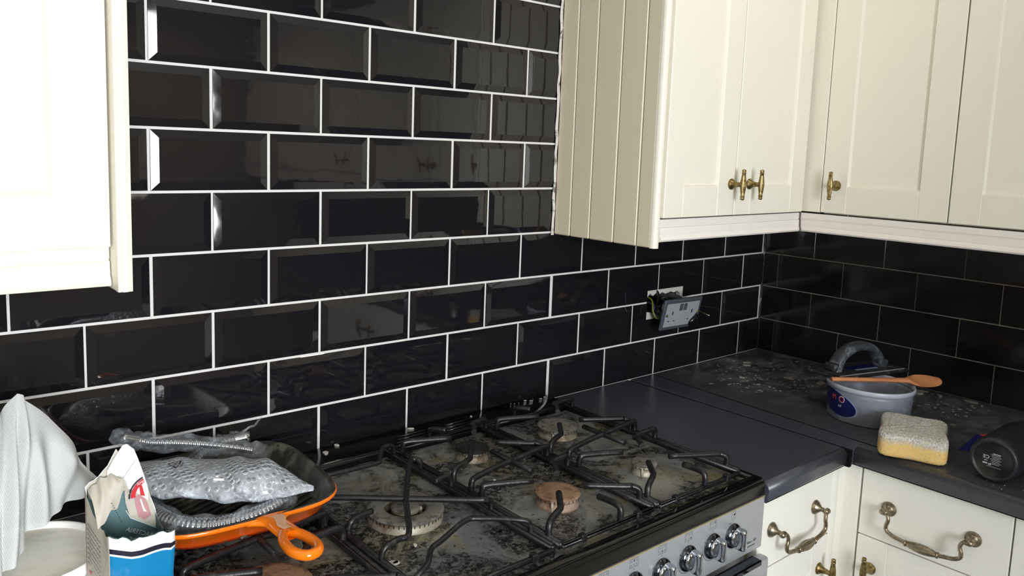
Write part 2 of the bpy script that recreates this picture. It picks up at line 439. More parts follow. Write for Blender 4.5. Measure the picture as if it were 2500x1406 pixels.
right_cab(-1.0360, (.30, .30), (.262, .038), 'cream double wall cupboard further along the right wall, seen only in the tile reflections')
right_cab(-1.6360, (.40, .40), (.362, .038), 'cream double wall cupboard in the far half of the right wall')
right_cab(-2.4360, (.36, .36), (.322, .038), 'cream wall cupboard at the far end of the right wall, beside the window wall')
mb = pelmet(MB(), FR(-.2920, 1.3165, -.3305), 2.862, cut0=1, mt='trim')
tag(mb.build('light_pelmet'), 'cream moulded pelmet along the right wall under the cupboards, with two hairline cracks', 'moulding', 'pelmets under the wall cupboards')

# ------------------------------------------------------------------ wall cupboard on the left
c2 = empty('wall_cabinet', (-2.42, -.15, 1.309)); tag(c2, 'bright overlit cream wall cupboard at the top left of the photo', 'cabinet')
MB().m('carcass').box(-2.86, -1.968, -.2635, -.005, 1.366, CT).build('carcass', c2)
mb = MB().m('cream').box(-1.967, -1.950, -.297, -.004, 1.3095, CT, .0008)
pr = [(-1.967, -.296), (-1.967, -.3045), (-1.9645, -.3060), (-1.9630, -.3045)] + [(-1.9585 - .0045 * math.cos(a * PI / 8), -.3045 - .0030 * math.sin(a * PI / 8)) for a in range(0, 9)] + [(-1.9530, -.3060), (-1.950, -.3045), (-1.950, -.296)]
mb.prism([(x, y, 1.3095) for x, y in pr], (0, 0, CT - 1.3095))
mb.build('side_panel', c2)
for x0, x1 in ((-2.268, -1.9695), (-2.5700, -2.2710), (-2.86, -2.573)):
    d = shaker(MB(FB(x0, 1.3635, -.2650)), x1 - x0, CT - 1.3635).build('door', c2)
    t_knob(FB(x0 + .032, 1.438, -.285), d)
tag(pelmet(MB(), FB(-2.86, 1.3125, -.2700), 2.86 - 1.9685, z0=1.3125, z1=1.3625, mt='cream').build('light_pelmet'), 'cream moulded pelmet under the wall cupboard at the left edge', 'moulding', 'pelmets under the wall cupboards')

# sealant where the boarded side meets the tiles
mb = MB().m('caulk')
mb.grid(lambda i, j: (-.9255 - .0085 * i - .0012 * math.sin(j * 57 + i), -.0045 - .003 * math.sin(i * PI) - .0006 * math.sin(j * 91), 1.303 + j * .75), 4, 60)
struct(mb.build('trim_2'))

# ------------------------------------------------------------------ worktops
def speck_mat(name, base, c2, dust, rough, dust_amt, rb=(.3, .0002)):
    m, nt, b = nmat(name); P = pos(nt)
    c = mixc(nt, ramp(nt, noise(nt, 700, 3, .6, P), .45, .62), lin(base), lin(c2))
    if dust_amt:
        sp = nt.nodes.new('ShaderNodeSeparateXYZ'); nt.links.new(P, sp.inputs[0])
        mr = nt.nodes.new('ShaderNodeMapRange'); mr.inputs['From Min'].default_value = -.50; mr.inputs['From Max'].default_value = -.22; mr.inputs['To Min'].default_value = .06; nt.links.new(sp.outputs['X'], mr.inputs['Value'])
        my = nt.nodes.new('ShaderNodeMapRange'); my.inputs['From Min'].default_value = -.75; my.inputs['From Max'].default_value = -.10; my.inputs['To Min'].default_value = .35; nt.links.new(sp.outputs['Y'], my.inputs['Value'])
        f1 = ramp(nt, noise(nt, 14, 10, .8, pos(nt, (1, 1.5, 1)), .25), .46, .72); f2 = ramp(nt, noise(nt, 75, 6, .8, pos(nt, (1, 1.8, 1)), .3), .58, .70)
        g = mth(nt, 'ADD', mth(nt, 'MULTIPLY', f1, .75), mth(nt, 'MULTIPLY', f2, .55)); g = mth(nt, 'MULTIPLY', mth(nt, 'MULTIPLY', g, dust_amt), mth(nt, 'MULTIPLY', mr.outputs[0], my.outputs[0]))
        c = mixc(nt, g, c, lin(dust))
        nt.links.new(mth(nt, 'ADD', mth(nt, 'MULTIPLY', g, .4), rough), b.inputs['Roughness'])
    else:
        b.inputs['Roughness'].default_value = rough
    g2 = ramp(nt, noise(nt, 330, 1, .5, P), .78, .81); c = mixc(nt, mth(nt, 'MULTIPLY', g2, .3), c, lin('c8c8c8'))
    nt.links.new(c, b.inputs['Base Color']); bump(nt, b, noise(nt, 900, 2, .5, P), *rb); return m
MT['worktop'] = speck_mat('charcoal_laminate', '3b3d45', '4d5059', '8d9098', .32, .22)
MT['worktop_dusty'] = speck_mat('charcoal_laminate_dusty', '3a3c42', '494c53', 'a6a9ac', .36, 1.5)
MT['black_strip'] = mat('black_joint_strip', '050506', .7, spec=.2)
def worktop(mb, T, L, D, zt=.9, th=.038, r=.008):
    """post-formed edge: u along the front, w outward, wall at w=-D"""
    mb.T = T
    pr = [(-D, zt - th), (-.004, zt - th)] + [(-.009 + .009 * math.cos(a), zt - th + .009 + .009 * math.sin(a)) for a in [(-PI / 2 + i * PI / 12) for i in range(7)]]
    pr += [(-.014 + .014 * math.cos(a), zt - .014 + .014 * math.sin(a)) for a in [i * PI / 16 for i in range(9)]] + [(-D, zt)]
    a = [mb._v((0, v, w_)) for w_, v in pr]; b2 = [mb._v((L, v, w_)) for w_, v in pr]; n = len(pr)
    mb.face(a[::-1]); mb.face(b2)
    for k in range(n): mb.face([a[k], a[(k + 1) % n], b2[(k + 1) % n], b2[k]], smooth=2 <= k <= n - 3)
    return mb
mb = worktop(MB().m('worktop'), FB(-.9245, 0, -.598), .3015, .5955)
tag(mb.build('worktop'), 'short clean charcoal worktop between the cooker and the corner joint', 'worktop', 'charcoal worktops')
mb = MB().m('worktop_dusty')
worktop(mb, FR(-.003, 0, -.602), 3.1, .600)
w2 = tag(mb.build('worktop'), 'dusty charcoal worktop along the right wall, under the plastic tub and sponge', 'worktop', 'charcoal worktops')
MB().m('worktop').prism([(-.6120, -.004, .9003), (-.5225, -.004, .9003), (-.5590, -.6020, .9003), (-.6120, -.6020, .9003)], (0, 0, -.036)).build('corner_strip', w2)
mb = MB().m('black_strip').prism([(-.6225, -.004, .862), (-.6225, -.6035, .862), (-.6225, -.6035, .8978), (-.6225, -.004, .8978)], (.0105, 0, 0))
mb.build('joint_strip', w2)
MB().m('black_strip').prism([(-.5205, -.004, .9003), (-.5570, -.6500, .9003), (-.5600, -.6500, .9003), (-.5235, -.004, .9003)], (0, 0, .0004)).build('seam', w2)
mb = worktop(MB().m('worktop'), FB(-3.4, 0, -.598), 1.470, .5955)
tag(mb.build('worktop'), 'charcoal worktop left of the cooker, under the white bucket and torn bag', 'worktop', 'charcoal worktops')

# debris on the right worktop: dried grout flakes, crumbs
MT['flake'] = mat('dried_grout', 'a09c94', .9, var=(200, '7c776e'))
mb = MB().m('flake')
def flake(x, y, z, s, el=1.0, h=.0016):
    a0 = random.uniform(0, PI); n = random.randint(5, 8); pts = []
    for k in range(n):
        a = 2 * PI * k / n; rr = s * random.uniform(.55, 1.1)
        px, py = rr * math.cos(a) * el, rr * math.sin(a)
        pts.append((x + px * math.cos(a0) - py * math.sin(a0), y + px * math.sin(a0) + py * math.cos(a0), z))
    mb.prism(pts, (random.uniform(-.2, .2) * s, random.uniform(-.2, .2) * s, h))
zone = [(-.22, -.15), (-.30, -.25), (-.16, -.30), (-.26, -.38), (-.12, -.45), (-.36, -.22), (-.08, -.60), (-.16, -.62), (-.10, -.20)]
for i in range(260):
    cx, cy = random.choice(zone); x = cx + random.gauss(0, .05); y = cy + random.gauss(0, .05)
    if -.58 < x < -.02 and -.9 < y < -.01: flake(x, y, .9003, random.choice((.0012, .0018, .0025, .004)), random.uniform(1, 2.2), random.uniform(.0004, .0016))
for x, y, s, e in ((-.215, -.098, .010, 1.6), (-.185, -.085, .008, 2.2), (-.34, -.165, .006, 2.2), (-.235, -.245, .012, 1.7), (-.205, -.32, .011, 1.8), (-.06, -.515, .014, 1.8), (-.045, -.56, .008, 2), (-.03, -.63, .008, 2.2)):
    flake(x, y, .9003, s, e, .003)
for i in range(26):
    flake(random.uniform(-.60, -.50), random.uniform(-.60, -.9), .9003, random.uniform(.0008, .002), 1.4, .0008)
tag(mb.build('grout_flakes', origin=(-.3, -.3, .9003)), 'scattered dried grout flakes and crumbs on the dusty corner worktop', 'debris', kind='stuff')

# ------------------------------------------------------------------ base units
b1 = empty('base_cabinet', (-.76, -.28, 0)); tag(b1, 'cream drawer unit with worn swan-neck handle, right beside the silver cooker front', 'cabinet')
mb = MB().m('carcass').box(-.9225, -.645, -.5605, -.01, .10, .8615); mb.m('dark_gap').box(-.9225, -.6, -.52, -.10, 0, .10); mb.build('carcass', b1)
d = MB().m('cream_daylit').box(-.9215, -.6425, -.5815, -.5615, .7155, .8590, .0012).build('drawer', b1)
swan_handle(FB(-.7930, .7915, -.5815), .166, d)
d = shaker(MB(FB(-.9215, .12, -.5615)), .279, .5925, paint='cream_daylit').build('door', b1)
t_knob(FB(-.672, .645, -.5815), d)
mb = MB().m('cream_daylit')
mb.grid(lambda i, j: (-.6425 + .0600 * i, -.5800 - .0035 * math.sin(i * PI * 2) * (1 if i < .5 else -.6) + (.0 if i < .9 else .0), .10 + j * .7605), 16, 1)
mb.box(-.6425, -.5835, -.5765, -.5600, .10, .8610); mb.box(-.5835, -.567, -.6130, -.5600, .10, .8610, .001)
mb.build('corner_post', b1)
def right_base(y0, wd, dh, knob_u, label, seamstile=True):
    c = empty('base_cabinet', (-.29, y0 - wd / 2, 0)); tag(c, label, 'cabinet')
    mb = MB(FR(y0, 0)).m('carcass').box(.001, wd - .001, .10, .8615, .012, .5600); mb.m('dark_gap').box(0, wd, 0, .10, .06, .53); mb.build('carcass', c)
    dd = MB(FR(y0, 0)).m('cream_daylit').box(.0015, wd - .0015, .7130, .8600, .5620, .5820, .0012).build('drawer', c)
    swan_handle(FR(y0 - wd / 2 + .002, .7875, -.5820), .158, dd)
    d2 = shaker(MB(FR(y0 - .0015, .12, -.5620)), wd - .003, .5905, paint='cream_daylit').build('door', c)
    if knob_u: t_knob(FR(y0 - knob_u, .645, -.5820), d2)
    return c
right_base(-.6155, .282, .147, .033, 'cream drawer unit under the sponge, with a long swan-neck handle, facing left')
mb = MB(FR(-.8990, 0)).m('cream_daylit').box(0, .04, .10, .8610, .55, .5825, .001); 
rb = empty('base_cabinet', (-.29, -1.3, 0)); tag(rb, 'cream base unit at the right edge of the photo, beyond the long-handled drawer', 'cabinet')
mb.build('stile', rb)
MB(FR(-.9400, 0)).m('carcass').box(.001, .90, .10, .8615, .012, .5600).build('carcass', rb)
for k in range(2):
    d = shaker(MB(FR(-.9410 - k * .45, .12, -.5620)), .447, .739, paint='cream_daylit').build('door', rb)
    t_knob(FR(-.9410 - k * .45 - (.415 if k == 0 else .03), .75, -.5820), d)
b4 = empty('base_cabinet', (-2.6, -.28, 0)); tag(b4, 'cream base unit left of the cooker, below the bucket, outside the photo', 'cabinet')
MB().m('carcass').box(-3.40, -1.935, -.5605, -.01, .10, .8615).build('carcass', b4)
for k in range(3):
    d = shaker(MB(FB(-2.42 - k * .485, .12, -.5615)), .482, .739, paint='cream_daylit').build('door', b4)
    t_knob(FB(-2.42 - k * .485 + .035, .75, -.5815), d)

# ------------------------------------------------------------------ range cooker
MT['enamel'] = mat('black_enamel', '0b0b0d', .12, bmp=(60, .15, .0006), spots=((260, .74, .78, '55534e'),))
MT['fascia'] = mat('black_fascia', '100e0c', .30, spec=.3, spots=((300, .76, .80, '6c6a62'),))
def hob_mat():
    m, nt, b = nmat('greasy_enamel'); P = pos(nt)
    c = mixc(nt, ramp(nt, noise(nt, 6, 4, .6, P, .5), .40, .60), lin('8b8b84'), lin('6b6d71'))
    c = mixc(nt, ramp(nt, noise(nt, 9, 3, .6, P, .4), .52, .66), c, lin('7d785c'))
    f = ramp(nt, noise(nt, 7.5, 5, .62, P, .9), .44, .52)
    blk = ramp(nt, noise(nt, 85, 10, .9, P, .3), .43, .52)
    c = mixc(nt, mth(nt, 'MULTIPLY', f, blk), c, lin('060607'))
    sp = ramp(nt, noise(nt, 130, 3, .65, P), .64, .67); c = mixc(nt, sp, c, lin('0a0a0a'))
    wh = ramp(nt, noise(nt, 260, 2, .5, pos(nt, (1.01, 1, 1))), .73, .77); c = mixc(nt, mth(nt, 'MULTIPLY', wh, .7), c, lin('c8c4b4'))
    nt.links.new(c, b.inputs['Base Color'])
    nt.links.new(mth(nt, 'ADD', mth(nt, 'MULTIPLY', ramp(nt, noise(nt, 12, 4, .6, P), .4, .6), .25), .28), b.inputs['Roughness'])
    bump(nt, b, noise(nt, 120, 7, .75, P, .4), .7, .0018); return m
MT['hob'] = hob_mat()
MT['castiron'] = mat('greasy_iron', '17161a', .34, bmp=(220, .5, .0009), spots=((70, .55, .66, '34322f'),))
MT['cap_grey'] = mat('burner_cap_ash', '6f6d66', .75, spots=((60, .52, .60, '4a4842'), (160, .62, .66, '1c1b1a')), bmp=(90, .4, .0008))
MT['cap_rust'] = mat('burner_cap_burnt', '8d6f55', .8, spots=((45, .48, .60, '6a4f3c'), (200, .66, .70, '2a221c')), bmp=(90, .4, .0008))
MT['cap_black'] = mat('burner_cap_sooty', '141413', .7, spots=((200, .66, .70, '6a6a64'),), bmp=(120, .8, .001))
MT['alu'] = mat('burner_ring_metal', 'a39c8c', .5, .35, spots=((30, .50, .64, '7a6450'), (170, .64, .70, '2a2622')), bmp=(90, .3, .0006))
MT['alu_rust'] = mat('burner_ring_burnt', '9a8474', .6, .2, spots=((30, .45, .60, '74503c'), (170, .64, .70, '2a2622')), bmp=(90, .3, .0006))
MT['ceramic'] = mat('ignitor_ceramic', '9a9282', .5)
ck = empty('range_cooker', (-1.428, -.30, 0)); tag(ck, 'wide silver and black gas range cooker with six dirty burners and chrome knobs', 'cooker')
KX0, KX1 = -1.9285, -.9275
HB = [(-1.088, -.205, .0400, 'cap_grey', 'alu'), (-1.095, -.440, .0225, 'cap_grey', 'alu'), (-1.312, -.200, .0305, 'cap_black', 'alu'), (-1.318, -.437, .0360, 'cap_rust', 'alu_rust'), (-1.795, -.205, .036, 'cap_grey', 'alu'), (-1.818, -.420, .048, 'cap_rust', 'alu')]
WK = (-1.556, -.335)
mb = MB().m('steel').box(KX0, KX1, -.560, -.012, .11, .880); mb.m('dark_gap').box(KX0 + .03, KX1 - .03, -.50, -.05, 0, .11); mb.build('body', ck)
def hz(x, y):
    z = .9065
    for bx, by, r, *_ in HB:
        d = math.hypot(x - bx, y - by); z += .0040 * max(0, 1 - max(0, d - r) / (.085 - r * .6)) ** 2 * (3 - 2 * max(0, 1 - max(0, d - r) / (.085 - r * .6)))
    d = math.hypot(x - WK[0], y - WK[1]); t = max(0, 1 - max(0, d - .052) / .05); z += .0065 * t * t * (3 - 2 * t)
    for rx in (-1.205, -1.435, -1.672): z += .0030 * max(0, 1 - abs(x - rx) / .016)
    return z
mb = MB().m('hob')
mb.grid(lambda i, j: (KX0 + .022 + i * (KX1 - KX0 - .044), -.5625 + j * .4785, hz(KX0 + .022 + i * (KX1 - KX0 - .044), -.5625 + j * .4785)), 220, 106)
mb.build('hob_tray', ck)
mb = MB().m('enamel')
mb.box(KX0, KX1, -.588, -.566, .882, .9120, .0055, 3)           # front lip
mb.box(KX0, KX0 + .024, -.580, -.078, .884, .9115, .004, 2).box(KX1 - .024, KX1, -.580, -.078, .884, .9115, .004, 2)
mb.box(KX0, KX1, -.090, -.0045, .884, .9165, .004, 2)
mb.box(KX0 + .02, KX1 - .02, -.0970, -.088, .900, .9130, .003, 2)
for k in range(3):
    for (x0, x1) in ((-1.40, -1.30), (-1.28, -1.20)): mb.tube([(x0 + .01 * k, -.070 + .014 * k, .9170), (x1 + .01 * k, -.070 + .014 * k, .9170)], .0024, 8)
mb.build('hob_rim', ck)
mb = MB().m('fascia').box(KX0, KX1, -.5925, -.560, .8785, .9055, .004, 2); mb.build('front_band', ck)
PY = -.5925
pn = MB().m('steel').box(KX0, KX1, PY, -.560, .7780, .8780, .0008).build('control_panel', ck)
for v, n in ((.8775, 0),): MB().m(mat('grease_line', '9a8a5c', .6)).box(KX0, KX1, PY - .0004, PY, .8765, .8783).build('grease_line', pn)
# burners
def burner(x, y, r, cap, ring, h=.030):
    z = .9135
    b = MB().m(ring).lathe([(r * 1.04, -.006), (r * 1.02, .003), (r * .93, .006), (r * .93, .0125), (r * 1.02, .014), (r * 1.02, .0165), (r * .9, .0165)], c=(x, y, z - .002), n=48)
    b.m('ink')
    n = max(14, int(r * 800))
    for k in range(n):
        a = 2 * PI * k / n; c_, s_ = math.cos(a), math.sin(a)
        b.prism([(x + (r * 1.0221) * c_ - .0006 * s_, y + (r * 1.0221) * s_ + .0006 * c_, z + .0105), (x + (r * 1.0221) * c_ + .0006 * s_, y + (r * 1.0221) * s_ - .0006 * c_, z + .0105), (x + (r * 1.0221) * c_ + .0006 * s_, y + (r * 1.0221) * s_ - .0006 * c_, z + .0146), (x + (r * 1.0221) * c_ - .0006 * s_, y + (r * 1.0221) * s_ + .0006 * c_, z + .0146)], (.0003 * c_, .0003 * s_, 0))
    o = b.build('burner', ck)
    MB().m(cap).lathe([(r * .97, 0), (r * 1.06, .0008), (r * 1.08, .0022), (r * 1.04, .0040), (r * .86, .0050), (.0005, .0053)], c=(x, y, z + .0148), n=48).build('burner_cap', o)
    e = MB().m('ceramic').lathe([(.0026, 0), (.0026, .014), (.0012, .015), (.0012, .018)], c=(x - r * 1.05 * .80, y - r * 1.05 * .50, z - .003), n=10).build('ignitor', o)
    return o
for q in HB: burner(*q)
wx, wy = WK
b = MB().m('alu').lathe([(.060, 0), (.0605, .009), (.0585, .0115), (.0585, .0160), (.0600, .0175)], c=(wx, wy, .9095), n=96, caps=False)
b.m('alu').lathe([(.036, .002), (.034, .0185)], c=(wx, wy, .9095), n=64, caps=False)
b.m('ink')
for k in range(46):
    a = 2 * PI * k / 46; c_, s_ = math.cos(a), math.sin(a)
    b.prism([(wx + .0588 * c_ - .0006 * s_, wy + .0588 * s_ + .0006 * c_, .9215), (wx + .0588 * c_ + .0006 * s_, wy + .0588 * s_ - .0006 * c_, .9215), (wx + .0588 * c_ + .0006 * s_, wy + .0588 * s_ - .0006 * c_, .9265), (wx + .0588 * c_ - .0006 * s_, wy + .0588 * s_ + .0006 * c_, .9265)], (.0006 * c_, .0006 * s_, 0))
wo = b.build('wok_burner', ck); plabel(wo, 'large ring burner in the middle left')
MB().m('cap_grey').lathe([(.0335, .0178), (.0600, .0178), (.0618, .0190), (.0612, .0206), (.0560, .0222), (.0380, .0226), (.0335, .0212), (.0335, .0178)], c=(wx, wy, .9095), n=96, caps=False).build('ring_cap', wo)
MB().m('dark_gap').lathe([(.035, 0), (.0005, .0002)], c=(wx, wy, .9150), n=48).build('ring_well', wo)
o = MB().m('alu').lathe([(.0210, 0), (.0210, .009), (.0222, .0105), (.0222, .0125), (.018, .013)], c=(wx, wy, .9150), n=40).build('inner_burner', wo)
MB().m('cap_grey').lathe([(.0210, 0), (.0232, .001), (.0232, .0025), (.0205, .0040), (.0005, .0044)], c=(wx, wy, .9280), n=40).build('burner_cap', wo)
MB().m('ceramic').lathe([(.003, 0), (.003, .016), (.0014, .018)], c=(wx + .021, wy - .012, .9125), n=12).build('ignitor', wo)

# pan supports
RT = .9265   # top of the low rails
FT = .9512   # top of the fingers
def rail(mb, a, b2, w_=.0055, h=.0135):
    a, b2 = Vector(a), Vector(b2); d = (b2 - a).normalized(); n = Vector((-d.y, d.x, 0)) * w_
    t = bmesh.new(); v = []
    for p in (a, b2):
        for s, hh in ((-1, -h), (1, -h), (1, 0), (-1, 0)): v.append(t.verts.new((p.x + n.x * s, p.y + n.y * s, p.z + hh)))
    for q in ((0, 1, 2, 3), (7, 6, 5, 4), (0, 4, 5, 1), (1, 5, 6, 2), (2, 6, 7, 3), (3, 7, 4, 0)): t.faces.new([v[i] for i in q])
    bmesh.ops.bevel(t, geom=t.edges[:], offset=.0022, segments=2, affect='EDGES'); mb.merge(t, True)
def finger(mb, pts, r=.0055):
    mb.tube(catmull(pts, 5), r, 9, sx=.95)
def support(xl, xr, ys, flip=False):
    """rails at xl and xr; burners at (cx, cy) in ys"""
    mb = MB().m('castiron')
    y0, y1 = -.557, -.100
    rail(mb, (xl, y0, RT), (xl, y1, RT)); rail(mb, (xr, y0, RT), (xr, y1, RT)); rail(mb, (xl, y0, RT - .0045), (xr, y0, RT - .0045), .0040, .0085); rail(mb, (xl, y1, RT - .003), (xr, y1, RT - .003), .0040, .0095)
    zc = FT - .0055
    for cx, cy, ext in ys:
        e = .034
        # back-left straight, front-left cranked, front-right straight, back-right cranked
        finger(mb, [(xl, cy + .068, RT - .004), (xl + .001, cy + .067, zc - .006), (xl + .010, cy + .063, zc), (cx - e * .8, cy + .032, zc)])
        finger(mb, [(xl, cy - .092, RT - .004), (xl + .001, cy - .091, zc - .006), (xl + .012, cy - .086, zc), (cx - .064, cy - .070, zc), (cx - .052, cy - .058, zc), (cx - e * .75, cy - .028, zc)])
        finger(mb, [(xr, cy - .090, RT - .004), (xr - .001, cy - .089, zc - .006), (xr - .012, cy - .080, zc), (xr - .020, cy - .076, zc), (cx + e * .85, cy - .032, zc)])
        finger(mb, [(xr, cy + .080, RT - .004), (xr - .001, cy + .080, zc - .006), (xr - .012, cy + .078, zc), (cx + .058, cy + .072, zc), (cx + .050, cy + .058, zc), (cx + e * .8, cy + .030, zc)])
        if ext < 0: finger(mb, [(cx + .022, y0, RT - .004), (cx + .022, y0 + .001, zc - .006), (cx + .021, y0 + .012, zc), (cx + .018, y0 + .045, zc)])
        else: finger(mb, [(cx - .030, y1, RT - .004), (cx - .030, y1 - .001, zc - .006), (cx - .028, y1 - .010, zc), (cx - .012, y1 - .030, zc)])
    my = (ys[0][1] + ys[1][1]) / 2; cx = (xl + xr) / 2
    finger(mb, [(xl, my - .022, RT - .004), (xl + .001, my - .022, zc - .006), (xl + .012, my - .020, zc), (cx - .02, my - .003, zc), (cx + .02, my + .001, zc), (xr - .012, my + .014, zc), (xr - .001, my + .016, zc - .006), (xr, my + .016, RT - .004)])
    mb.tube([(cx, my - .058, zc), (cx, my + .052, zc)], .0052, 9)
    for rx in (xl + .045, xr - .04): mb.box(rx - .006, rx + .006, y0 - .006, y0 + .006, RT - .014, RT - .001, .002)
    return mb.build('pan_support', ck)
support(-1.198, -.963, ((-1.086, -.205, 1), (-1.093, -.440, -1)))
support(-1.427, -1.213, ((-1.312, -.200, 1), (-1.318, -.437, -1)))
support(-1.908, -1.683, ((-1.795, -.205, 1), (-1.800, -.440, -1)))
mb = MB().m('castiron'); xl, xr, y0, y1 = -1.667, -1.443, -.557, -.100; zc = FT - .0058
rail(mb, (xl, y0, RT), (xl, y1, RT)); rail(mb, (xr, y0, RT), (xr, y1, RT)); rail(mb, (xl, y0, RT - .0045), (xr, y0, RT - .0045), .0040, .0085); rail(mb, (xl, y1, RT - .003), (xr, y1, RT - .003), .0040, .0095)
finger(mb, [(xl, -.255, RT - .004), (xl + .001, -.2555, zc - .006), (xl + .012, -.262, zc), (WK[0], -.3385, zc), (xr - .028, -.405, zc), (xr - .014, -.412, zc), (xr - .001, -.412, zc - .008), (xr, -.412, RT - .004)], .0048)
finger(mb, [(xr, -.215, RT - .004), (xr - .001, -.215, zc - .006), (xr - .012, -.213, zc), (xr - .028, -.222, zc), (WK[0] + .002, -.334, zc + .001), (xl + .052, -.432, zc), (xl + .030, -.440, zc), (xl + .010, -.442, zc - .002), (xl + .001, -.442, zc - .010), (xl, -.442, RT - .004)], .0048)
finger(mb, [(xl, -.350, RT - .004), (xl + .001, -.350, zc - .008), (xl + .010, -.3495, zc), (xl + .044, -.343, zc)], .0050)
finger(mb, [(xr, -.305, RT - .004), (xr - .001, -.305, zc - .008), (xr - .010, -.305, zc), (xr - .040, -.312, zc)], .0050)
finger(mb, [(xr, -.128, RT - .004), (xr - .001, -.128, zc - .008), (xr - .016, -.132, zc), (xr - .034, -.140, zc), (xr - .066, -.182, zc), (xr - .080, -.190, zc), (xl + .060, -.186, zc), (xl + .040, -.176, zc), (xl + .018, -.150, zc), (xl + .001, -.140, zc - .008), (xl, -.140, RT - .004)], .0044)
finger(mb, [(xr, -.505, RT - .004), (xr - .001, -.505, zc - .008), (xr - .014, -.500, zc), (xr - .060, -.460, zc), (xr - .085, -.452, zc), (xl + .078, -.478, zc), (xl + .050, -.490, zc), (xl + .022, -.520, zc), (xl + .001, -.526, zc - .008), (xl, -.526, RT - .004)], .0044)
for rx in (xl + .045, xr - .04): mb.box(rx - .006, rx + .006, y0 - .006, y0 + .006, RT - .014, RT - .001, .002)
plabel(mb.build('pan_support', ck), 'wok grate with a raised cross over the ring burner')

# knobs, printed marks
KN = [-1.028, -1.090, -1.160, -1.230, -1.300, -1.370, -1.440, -1.510, -1.580, -1.650, -1.720]
IC = [None, (1, 1), (1, 0), (.5, .0), (.5, 1), (.25, .5), (0, 0), (0, 1)]
for k, kx in enumerate(KN):
    T = FB(kx, .8295, PY)
    o = MB(T).m('chrome_dark').lathe([(.0225, 0), (.0225, .003), (.0215, .005), (.0190, .0075), (.0180, .0085), (.0165, .0085)], n=48).build('knob', ck)
    mb = MB(T).m('chrome')
    mb.lathe([(.0168, .008), (.0168, .0105), (.0150, .0130), (.010, .0140)], n=40)
    # grip: a waisted bar with a flat ridge
    pr = [(-.0048, .0), (-.0066, .010), (-.0060, .0185), (-.0040, .0235), (0, .0250), (.0040, .0235), (.0060, .0185), (.0066, .010), (.0048, .0)]
    n = len(pr); rings = []
    for j in range(9):
        v = -.0185 + .037 * j / 8; sc = 1 - .22 * math.cos((j / 8 - .5) * PI) ** 2 if 0 < j < 8 else .92
        rings.append([mb._v((u_ * sc, v, .010 + w_ * .74 * (1 if 0 < j < 8 else .94))) for u_, w_ in pr])
    for a, b2 in zip(rings, rings[1:]):
        for i in range(n - 1): mb.face([a[i], a[i + 1], b2[i + 1], b2[i]], True)
    mb.face(rings[0]); mb.face(rings[-1][::-1]); mb.build('grip', o)
mb = MB(FB(0, 0, PY)).m('ink')
def ring(mb, cx, cv, r, t, w0=.0001, n=20, a0=0, a1=2 * PI):
    full = abs(a1 - a0 - 2 * PI) < .01; N = n
    pts = [(a0 + (a1 - a0) * k / N) for k in range(N + 1)]
    for p, q in zip(pts, pts[1:]):
        mb.poly([(cx + (r - t) * math.cos(p), cv + (r - t) * math.sin(p), w0), (cx + (r + t) * math.cos(p), cv + (r + t) * math.sin(p), w0), (cx + (r + t) * math.cos(q), cv + (r + t) * math.sin(q), w0), (cx + (r - t) * math.cos(q), cv + (r - t) * math.sin(q), w0)])
def line(mb, x0, v0, x1, v1, t=.00028, w0=.0001):
    d = Vector((x1 - x0, v1 - v0)).normalized(); nx, ny = -d.y * t, d.x * t
    mb.poly([(x0 + nx, v0 + ny, w0), (x1 + nx, v1 + ny, w0), (x1 - nx, v1 - ny, w0), (x0 - nx, v0 - ny, w0)])
for k, kx in enumerate(KN[:8]):
    ax, av = kx + .001, .8672; W_, H_ = (.0062, .0075) if k == 0 else (.0100, .0070)
    ix = kx - W_; 
    line(mb, ix, av - H_, kx + W_, av - H_); line(mb, ix, av + H_, kx + W_, av + H_); line(mb, ix, av - H_, ix, av + H_); line(mb, kx + W_, av - H_, kx + W_, av + H_)
    ring(mb, kx, av - H_ - .0035, .0005, .0004, n=10)
    if k == 0:
        ring(mb, kx + .0022, av + .0015, .0012, .0012, n=12); line(mb, kx - .004, av + .001, kx - .001, av + .001); ring(mb, kx, av - .0035, .0012, .0002)
        line(mb, kx - .0115, av - .0125, kx - .0075, av - .0125, .0006)
        for q in range(9): ring(mb, kx + .0262 * math.cos(PI * (1.05 + q * .09)), .8295 + .0262 * math.sin(PI * (1.05 + q * .09)), .00035, .00035, n=8)
    else:
        for fx in (-.0068, 0, .0068):
            for fv in (-.0034, .0034): ring(mb, kx + fx * .9, av + fv, .0012, .00022, n=12)
        bx, bv = IC[k] if k < len(IC) else (0, 0)
        ring(mb, kx - .0061 + bx * .0122, av - .0034 + bv * .0068, .0013, .0005, n=16)
        ring(mb, kx - .021, .8295 + .012, .0013, .0003); ring(mb, kx, .8295, .0258, .0004, n=30, a0=PI * 1.0, a1=PI * 1.66)
mb.m('ink').text('Milano 100', .0072, Matrix.Translation((-.9650, .7990, .0001)), shear=.3)
mb.text('BRITANNIA', .0048, Matrix.Translation((-.9630, .7905, .0001)))
mb.build('printed_marks', pn)
# oven door with its bar handle
od = MB().m('steel').box(-1.52, -.9340, -.6150, -.5925, .30, .7700, .006, 3).box(KX0 + .004, -1.53, -.6150, -.5925, .30, .7700, .006, 3).build('oven_door', ck)
mb = MB().m('chrome_dark')
mb.box(-1.50, -.9600, -.6155, -.5930, .7600, .7715, .002)
mb.build('door_trim', od)
for x0, x1 in ((-1.49, -.962), (-1.89, -1.55)):
    mb = MB().m('chrome').box(x0, x1, -.668, -.640, .7270, .7390, .004, 2)
    for x in (x0 + .012, x1 - .012): mb.box(x - .012, x + .012, -.662, -.6145, .7240, .7420, .003, 2)
    mb.build('door_handle', od)

